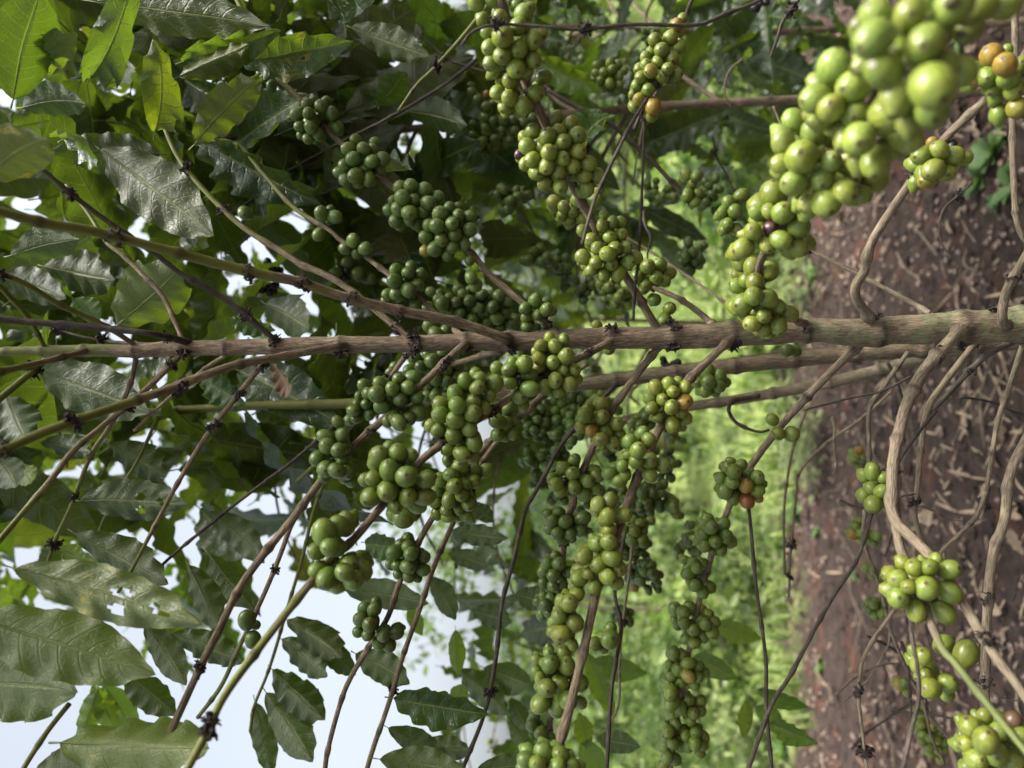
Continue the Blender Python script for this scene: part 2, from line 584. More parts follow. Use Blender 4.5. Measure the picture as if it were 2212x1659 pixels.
def merged_berries(rows):
    VV, FF, ZZ, WW, b = [], [], [], [], 0
    for M, k in rows:
        V, F, z, w = BLO[k]
        A = np.array(M)
        VV.append(V @ A[:3, :3].T + A[:3, 3])
        FF += [tuple(i + b for i in f) for f in F]
        ZZ.append(z)
        WW.append(w + k * 7 + b * .013)
        b += len(V)
    return np.vstack(VV), FF, np.concatenate(ZZ), np.vstack(WW)


def green(rs, tone):
    a = {'d': (.060, .100, .020), 'm': (.090, .138, .022), 'y': (.112, .152, .024), 'f': (.138, .186, .033)}[tone]  # tones mix ripeness with shade painted into the colour, darkest in 'd'
    k = rs.uniform(.82, 1.18)
    return (a[0] * k * rs.uniform(.9, 1.12), a[1] * k, a[2] * k * rs.uniform(.85, 1.15))


def cluster(tree, text, off, tone='m', depth=None, single=True, bd=.0138):
    rs = random.Random(hash(text) % 100003 if False else sum(map(ord, text)))
    B = []
    for w in text.split():
        fl = w[-1] if w[-1].isalpha() else ''
        x, y, s = (float(c) for c in w.rstrip('abcdefghijklmnopqrstuvwxyz').split(','))
        B.append([off[0] + x / 3, off[1] + y / 3, s / 3, fl])
    if depth is None:
        depth = bd * FPX / float(np.median([b[2] for b in B]))
    cx, cy = np.mean([b[0] for b in B]), np.mean([b[1] for b in B])
    on = np.hypot(SAMPLES[:, 0] - cx, SAMPLES[:, 1] - cy) + 150 * abs(SAMPLES[:, 2] - depth)
    k = int(np.argmin(on))
    if on[k] < 40 and abs(SAMPLES[k, 2] - depth) < .13:
        depth = SAMPLES[k, 2] - .006
    sx = max(np.std([b[0] for b in B]) * 2.0, 12)
    sy = max(np.std([b[1] for b in B]) * 2.0, 12)
    rz = min(sx, sy) / FPX * depth
    D = []
    for b in B:
        rho = min(1, ((b[0] - cx) / sx) ** 2 + ((b[1] - cy) / sy) ** 2)
        D.append(depth - math.sqrt(1 - rho * .95) * rz * .75 + (0 if len(B) < 4 else (float(np.median([q[2] for q in B])) - b[2]) / 3000))
    # push apart in depth whatever overlaps
    for _ in range(30):
        moved = False
        for i in range(len(B)):
            for j in range(i):
                dxy = math.hypot(B[i][0] - B[j][0], B[i][1] - B[j][1]) / FPX * depth
                need = .47 * (B[i][2] + B[j][2]) / FPX * depth
                if dxy < need:
                    dz = math.sqrt(need * need - dxy * dxy)
                    cur = D[i] - D[j]
                    if abs(cur) < dz:
                        sgn = 1 if (B[i][2] < B[j][2] if abs(cur) < .0005 else cur > 0) else -1
                        c = (dz - abs(cur)) * .5 * sgn
                        D[i] += c * .6
                        D[j] -= c * .6
                        moved = True
        if not moved:
            break
    C = P(cx, cy, depth)
    pos = [P(b[0], b[1], d) for b, d in zip(B, D)]
    dia = [b[2] / FPX * d * 1.07 for b, d in zip(B, D)]
    axis = C + FWD * rz * .2
    rows = []
    for p, s, b in zip(pos, dia, B):
        if len(B) > 4:
            q = axis + (p - axis) * rs.uniform(.6, 1.0) + FWD * s * rs.uniform(.8, 1.5)
            rows.append((Matrix.Translation(-C) @ berry_matrix(q, q - axis + Vector((rs.uniform(-.01, .01),) * 3), s * .95, rs), rs.randrange(3)))
    # stubby stalks into the node
    if not rows:
        rows = [(Matrix.Translation(-C) @ berry_matrix(C + FWD * dia[0] * .9, FWD, dia[0] * .6, rs), 0)]
    if not single:
        for p, s in zip(pos, dia):
            rows.append((Matrix.Translation(-C) @ berry_matrix(p, (p - axis) + Vector((rs.gauss(0, .003), rs.gauss(0, .003), rs.gauss(0, .003))), s, rs), rs.randrange(3)))
    V, F, z, w = merged_berries(rows)
    co = bpy.data.objects.new('berry_cluster', mesh('berry_cluster', V, F, BERRY, dict(bz=('FLOAT', z), bv=('FLOAT_VECTOR', w))))
    co.location = C
    co.color = (*(RIPE['k'] if sum(b[3] == 'k' for b in B) * 2 > len(B) else green(rs, tone)), 1)
    place(co, tree)
    if single:
        for p, s, b in zip(pos, dia, B):
            o = bpy.data.objects.new('berry', BME[rs.randrange(len(BME))])
            out = (p - axis).normalized() + Vector((rs.gauss(0, .35), rs.gauss(0, .35), rs.gauss(0, .35)))
            o.matrix_basis = berry_matrix(p, out, s * (.82 if b[3] == 'k' else 1), rs)
            if b[3] in RIPE:
                o.color = (*RIPE[b[3]], 1)
                o['label'] = RIPE_NAME[b[3]]
            else:
                o.color = (*green(rs, tone), 1)
            place(o, co, C)
    return co


def tuft_mesh(seed, n=38):
    rs = random.Random(seed)
    V, F = [], []
    for i in range(n):
        a = rs.uniform(0, 6.28)
        d = Vector((math.cos(a), math.sin(a), rs.uniform(-.5, .5))).normalized()
        L = rs.uniform(.3, .8)
        p = d * .25
        q = p + d * L * .55 + Vector((rs.uniform(-.15, .15), rs.uniform(-.15, .15), rs.uniform(-.2, .2)))
        t = q + Vector((rs.uniform(-.25, .25), rs.uniform(-.25, .25), rs.uniform(-.25, .25))) + d * L * .2
        s1 = d.orthogonal().normalized()
        s2 = d.cross(s1)
        b = len(V)
        for c, r in ((p, .20), (q, .11), (t, .19 if rs.random() < .6 else .06)):
            for k in range(4):
                an = k * math.pi / 2
                V.append(c + (s1 * math.cos(an) + s2 * math.sin(an)) * r)
        for m in (0, 4):
            for k in range(4):
                F.append((b + m + k, b + m + (k + 1) % 4, b + m + 4 + (k + 1) % 4, b + m + 4 + k))
        F.append((b + 8, b + 9, b + 10, b + 11))
    return mesh('withered_flower_tuft', V, F, TUFT, smooth=False)


TUFTS = [tuft_mesh(i) for i in range(5)]


def tuft(parent, p, r, rs):
    o = bpy.data.objects.new('withered_flower_tuft', TUFTS[rs.randrange(5)])
    o.matrix_basis = Matrix.Translation(p) @ Matrix.Rotation(rs.uniform(0, 6), 4, 'Z') @ Matrix.Rotation(rs.uniform(0, 3), 4, 'X') @ Matrix.Diagonal((r, r, r, 1))
    return place(o, parent)


# ================================================================ THE SETTING
def ground_z(x, y):
    z = .02 * mnoise.noise((x * .9, y * .9, 0)) + .012 * mnoise.noise((x * 4, y * 4, 3)) + (0 if y < 9 else (y - 9) * .012)
    if .5 < y < 5.2:
        z += .016 * abs(mnoise.noise((x * 11, y * 11, 4))) + .008 * mnoise.noise((x * 27, y * 27, 8))
    return z


def build_ground():
    xs = np.unique(np.r_[np.linspace(-4, 4, 130), np.linspace(-1.7, 1.7, 190), np.linspace(-40, 40, 60), np.linspace(-500, 500, 30)])
    ys = np.unique(np.r_[np.linspace(-3, 7, 150), np.linspace(.9, 4.9, 230), np.linspace(-20, 40, 60), np.linspace(-300, 800, 30)])
    V = [(x, y, ground_z(x, y) if abs(x) < 45 and -21 < y < 45 else (.4 if y > 44 else 0)) for y in ys for x in xs]
    n = len(xs)
    F = [(j * n + i, j * n + i + 1, (j + 1) * n + i + 1, (j + 1) * n + i) for j in range(len(ys) - 1) for i in range(n - 1)]
    o = bpy.data.objects.new('ground', mesh('ground', V, F, mat_ground()))
    o['kind'] = 'structure'
    COL.objects.link(o)


build_ground()


def on_ground(px, py):
    """where the sight line through a picture position meets the ground"""
    d = (AX * ((px - CX) / FPX) - AY * ((py - CY) / FPX) + FWD)
    t = -CAM_H / d.z
    return EYE + d * t


def scatter_mesh(name, mat, items, kind='stuff'):
    VV, FF, b = [], [], 0
    for v, f in items:
        VV.append(v)
        FF += [tuple(i + b for i in q) for q in f]
        b += len(v)
    o = bpy.data.objects.new(name, mesh(name, np.vstack(VV), FF, mat, smooth=False))
    o['kind'] = kind
    COL.objects.link(o)
    return o


def pebbles():
    ico_v = np.array([(0, 0, 1), (.9, 0, .2), (.28, .85, .2), (-.72, .53, .2), (-.72, -.53, .2), (.28, -.85, .2), (0, 0, -.6)])
    ico_f = [(0, 1, 2), (0, 2, 3), (0, 3, 4), (0, 4, 5), (0, 5, 1), (6, 2, 1), (6, 3, 2), (6, 4, 3), (6, 5, 4), (6, 1, 5)]
    items = []
    for _ in range(7500):
        y = rng.uniform(.9, 4.8)
        x = rng.uniform(-.62, .62) * (y + .4)
        if mnoise.noise((x * 1.3, y * 1.3, 9)) + rng.uniform(-.5, .5) < -.12:
            continue
        s = rng.uniform(.005, .0135) * (1.6 if rng.random() < .08 else 1)
        a = rng.uniform(0, 6.28)
        sc = np.array([s * rng.uniform(.8, 1.4), s, s * rng.uniform(.8, 1.1)])
        v = ico_v * sc * rng.uniform(.85, 1.15, (7, 1))
        c, si = math.cos(a), math.sin(a)
        v = v @ np.array([[c, si, 0], [-si, c, 0], [0, 0, 1]]) + np.array([x, y, ground_z(x, y) + s * .3])
        items.append((v, ico_f))
    scatter_mesh('pebbles', STONE, items)
    items = []
    for _ in range(3800):
        y = rng.uniform(.9, 5.0)
        x = rng.uniform(-.62, .62) * (y + .4)
        s = rng.uniform(.006, .02) * (1.8 if rng.random() < .1 else 1)
        v = ico_v * np.array([s * rng.uniform(.8, 1.5), s, s * rng.uniform(.5, .9)]) * rng.uniform(.7, 1.3, (7, 1)) + np.array([x, y, ground_z(x, y) + s * .1])
        items.append((v, ico_f))
    scatter_mesh('soil_clods', CLOD, items)
    # shreds of straw and bark
    items = []
    for q_ in range(600):
        y = rng.uniform(.9, 4.9)
        x = rng.uniform(-.62, .62) * (y + .4)
        if q_ > 420:            # the drift of straw and husks under the lower branches
            g = on_ground(rng.normal(2080, 90), rng.normal(1150, 300))
            x, y = g.x, g.y
        L, w, a = rng.uniform(.02, .09), rng.uniform(.0015, .0045), rng.uniform(0, 6.28)
        d = np.array([math.cos(a), math.sin(a), rng.uniform(-.1, .6)]) * L
        sd = np.array([-math.sin(a), math.cos(a), 0]) * w
        p = np.array([x, y, ground_z(x, y) + .006])
        m = p + d * .5 + np.array([0, 0, rng.uniform(0, .006)])
        up = np.array([0, 0, w * .6])
        v = np.array([p - sd, p + sd, p + up, m - sd * 1.3, m + sd * 1.3, m + up, p + d - sd * .4, p + d + sd * .4, p + d + up * .5])
        f = []
        for q in (0, 3):
            f += [(q, q + 1, q + 4, q + 3), (q + 1, q + 2, q + 5, q + 4), (q + 2, q, q + 3, q + 5)]
        items.append((v, f))
    scatter_mesh('straw_litter', STRAW, items)


pebbles()


def blade(x, y, z, h, w, lean, a):
    d = np.array([math.cos(a), math.sin(a), 0])
    s = np.array([-math.sin(a), math.cos(a), 0]) * w
    p = np.array([x, y, z])
    m = p + d * lean * h * .35 + np.array([0, 0, h * .6])
    t = p + d * lean * h + np.array([0, 0, h * .9])
    return np.array([p - s, p + s, m - s * .8, m + s * .8, t]), [(0, 1, 3, 2), (2, 3, 4)]


def grass():
    items = []
    while len(items) < 9000:
        y = 4.0 + 16 * rng.random() ** 1.7
        x = rng.uniform(-.62, .62) * (y + .5)
        e = y + mnoise.noise((x * 1.1, y * 1.1, 5)) * 1.3 + mnoise.noise((x * 5, y * 5, 1)) * .7
        if e < 4.3 or (mnoise.noise((x * .6, y * .6, 2)) > .32 and rng.random() < .85):
            continue
        k = 1 + max(0, mnoise.noise((x * .8, y * .8, 7))) * 2.2
        h = rng.uniform(.05, .16) * k * (1 + (y - 4) * .03)
        items.append(blade(x, y, ground_z(x, y), h, rng.uniform(.004, .014) * (1 + (y - 4) * .12), rng.uniform(.2, 1.1), rng.uniform(0, 6.28)))
    scatter_mesh('grass', GRASSM, items)
    items = []
    while len(items) < 9000:
        y = 3.7 + 9 * rng.random() ** 1.6
        x = rng.uniform(-.62, .62) * (y + .5)
        c = mnoise.noise((x * 1.6, y * 1.6, 11))
        if y + c * 1.6 + mnoise.noise((x * 5, y * 5, 1)) * .8 < 4.1 or c + rng.uniform(-.35, .35) < -.02:
            continue
        a, L = rng.uniform(0, 6.28), rng.uniform(.02, .075) * (1 + (y - 4) * .05)
        h = rng.uniform(.01, .05) + max(0, c) * rng.uniform(.03, .34)
        p = np.array([x, y, ground_z(x, y) + h])
        d = np.array([math.cos(a), math.sin(a), rng.uniform(-.5, .4)]) * L
        sd = np.array([-math.sin(a), math.cos(a), rng.uniform(-.3, .3)]) * L * rng.uniform(.22, .4)
        items.append((np.array([p, p + d * .5 + sd, p + d, p + d * .5 - sd]), [(0, 1, 2, 3)]))
    scatter_mesh('ground_cover', WEEDY, items)


grass()


def weed(x, y, r, seed, label, group):
    rs = random.Random(seed)
    V, F = [], []
    z0 = ground_z(x, y)
    for i in range(rs.randint(12, 20)):
        a, el = rs.uniform(0, 6.28), rs.uniform(.15, 1.1)
        L, w = r * rs.uniform(.6, 1.1), r * rs.uniform(.16, .26)
        d = Vector((math.cos(a) * math.cos(el), math.sin(a) * math.cos(el), math.sin(el)))
        s = Vector((-math.sin(a), math.cos(a), 0))
        b = len(V)
        for t, k in ((0, .12), (.25, .7), (.55, 1), (.82, .6), (1, .02)):
            c = d * L * t + Vector((0, 0, -.35 * L * t * t))
            for q in (-1, 0, 1):
                V.append(c + s * w * k * q + Vector((0, 0, abs(q) * w * .25)))
        for t in range(4):
            for q in (0, 1):
                F.append((b + t * 3 + q, b + t * 3 + q + 1, b + t * 3 + q + 4, b + t * 3 + q + 3))
    o = bpy.data.objects.new('weed', mesh('weed', V, F, WEED))
    o.location = (x, y, z0)
    COL.objects.link(o)
    return tag(o, label, 'weed', group)


for i, (px, py, r) in enumerate([(1780, 1440, .07), (1690, 1180, .12), (1770, 1150, .06), (1660, 1400, .12), (1745, 1530, .07), (1700, 1620, .12),
                                 (1700, 640, .10), (1760, 590, .08), (1650, 560, .14), (1640, 1250, .14), (1850, 1245, .045), (1690, 900, .09),
                                 (1725, 1100, .13), (1600, 1500, .16), (1620, 1640, .16), (1580, 1330, .16)]):
    g = on_ground(px, py)
    weed(g.x, g.y, r, i, 'small pale green weed sprouting at the edge of the bare soil', 'weeds at the soil edge')
for i, (px, py, r) in enumerate([(2150, 330, .10), (2120, 390, .08), (2190, 400, .09), (2160, 430, .05), (2090, 60, .09)]):
    g = on_ground(px, py)
    weed(g.x, g.y, r, 50 + i, 'low grey green weed on the dark soil beyond the yellowing berries', 'weeds on the dark soil')

# dead leaves and twigs lying on the soil
rs0 = random.Random(3)
for i in range(46):
    g = on_ground(rs0.uniform(1760, 2230), rs0.uniform(-20, 1680))
    a = rs0.uniform(0, 6.28)
    L = rs0.uniform(.05, .12)
    b = Vector((g.x, g.y, ground_z(g.x, g.y) + .012))
    t = b + Vector((math.cos(a) * L, math.sin(a) * L, rs0.uniform(.0, .02)))
    M = leaf_matrix(b, t, L * rs0.uniform(.25, .45), rs0.uniform(-.5, .5), False, Vector((0, 0, 1)))
    o = bpy.data.objects.new('dead_leaf', leaf_mesh(rs0.choice([7, 11, 12, 2]), DEAD if rs0.random() < .5 else STRAW))
    o.matrix_basis = M
    COL.objects.link(o)
    tag(o, 'small dry curled brown leaf lying on the bare soil', 'dead leaf', 'dead leaves on the soil')
b = on_ground(2080, 1170)
t = on_ground(2118, 1215)
o = bpy.data.objects.new('dead_leaf', leaf_mesh(12, STRAW))
o.matrix_basis = leaf_matrix(b + Vector((0, 0, .02)), t + Vector((0, 0, .04)), .055, .2, False, Vector((0, 0, 1)))
COL.objects.link(o)
tag(o, 'pale tan folded leaf on the red soil beside the thick bare branch', 'dead leaf')
for i in range(78):
    g = on_ground(rs0.uniform(1780, 2220), rs0.uniform(-10, 1680) if i < 45 else rs0.uniform(760, 1660))
    a = rs0.uniform(0, 6.28)
    L = rs0.uniform(.1, .5)
    rows = []
    for k in range(4):
        f = k / 3 - .5
        x, y = g.x + math.cos(a) * L * f + rs0.uniform(-.02, .02), g.y + math.sin(a) * L * f + rs0.uniform(-.02, .02)
        rows.append((x, y, ground_z(x, y) + .014 + rs0.uniform(0, .035), rs0.uniform(.0015, .0035), 0))
    o, _ = tube('fallen_twig', rows, GREY if rs0.random() < .6 else TWIG, None, None, seg=6, step=.01)
    COL.objects.link(o)
    tag(o, 'thin dry twig lying among husks on the bare soil', 'twig', 'dry twigs on the soil')


# ================================================================ THE MAIN COFFEE TREE
tree = thing('coffee_tree', 'coffee tree laden with green berry clusters, ringed grey brown trunk nearest the viewer', 'coffee tree', P(2212, 700, .75) * 1.0)
tree.location.z = 0
TP = tree.location.copy()

prof = [(-60, 760, 9), (0, 759, 9), (200, 757, 13.5), (293, 758, 14), (380, 752, 16.5), (493, 751, 16.5), (593, 748, 18), (737, 745, 18.5), (888, 743, 18), (1004, 738, 18.5),
        (1104, 737, 21), (1238, 732, 21.5), (1404, 729, 24), (1475, 727, 26), (1608, 722, 26.5), (1742, 714, 24.5), (1858, 718, 31), (1930, 713, 30),
        (2008, 711, 34), (2142, 704, 36), (2212, 700, 36), (2420, 690, 38), (2900, 675, 44), (3240, 665, 50)]
rows = []
for x, y, r in prof:
    p = P(x, y, .75)
    rows.append((p.x, p.y, p.z, r * .75 / FPX, max(0, min(1, (330 - x) / 160)) if x < 400 else 0))
arc = np.r_[0, np.cumsum([np.linalg.norm(np.subtract(rows[i + 1][:3], rows[i][:3])) for i in range(len(rows) - 1)])]
pxs = [q[0] for q in prof]
trunk_nodes = [float(np.interp(x, pxs, arc)) for x in (15, 93, 183, 293, 397, 490, 593, 737, 892, 1008, 1104, 1205, 1318, 1452, 1583, 1742, 1895, 2075, 2205, 2500, 2800)]
tube('trunk', rows, BARK, tree, TP, seg=44, step=.0022, nodes=trunk_nodes, node_amp=.17, rough=.045, lichen=lambda f: max(0.0, min(1, (f - .42) * 4)))


def path(pts, d0, d1, r0, r1, g0=0.0, g1=0.0, rooted=False):
    """picture points from the trunk outward, depth and radius run from the first value to the second"""
    ln = np.r_[0, np.cumsum([math.hypot(pts[i + 1][0] - pts[i][0], pts[i + 1][1] - pts[i][1]) for i in range(len(pts) - 1)])]
    out = []
    for (x, y), s in zip(pts, ln / ln[-1]):
        d = d0 + (d1 - d0) * s
        on_trunk = rooted and s == 0 and abs(y - np.interp(x, pxs, [q[1] for q in prof])) < np.interp(x, pxs, [q[2] for q in prof])
        if on_trunk:
            d = .75
        p = P(x, y, d)
        out.append((p.x, p.y, p.z, (r0 + (r1 - r0) * s) * d / FPX * (1.35 if on_trunk else 1), g0 + (g1 - g0) * s))
    return out


def stem(pts, d0, d1, r0, r1, g0=0, g1=0, parent=tree, mat=None):
    return tube('trunk', path(pts, d0, d1, r0, r1, g0, g1), mat or BARK, parent, parent.location, seg=18, step=.004, node_gap=.07, node_amp=.22, lichen=.25)


stem([(2900, 690), (2300, 728), (2100, 744), (1950, 756), (1800, 768), (1640, 785), (1475, 803), (1260, 830), (1100, 848), (940, 862), (737, 872), (540, 877), (340, 889), (100, 905), (-60, 915)],
     .84, .95, 24, 6, -.2, .9)
stem([(2900, 700), (2300, 735), (2060, 757), (1900, 800), (1775, 830), (1690, 846), (1575, 866), (1492, 878), (1380, 900), (1280, 930)], .88, 1.15, 20, 9, 0, 0, mat=GREY)

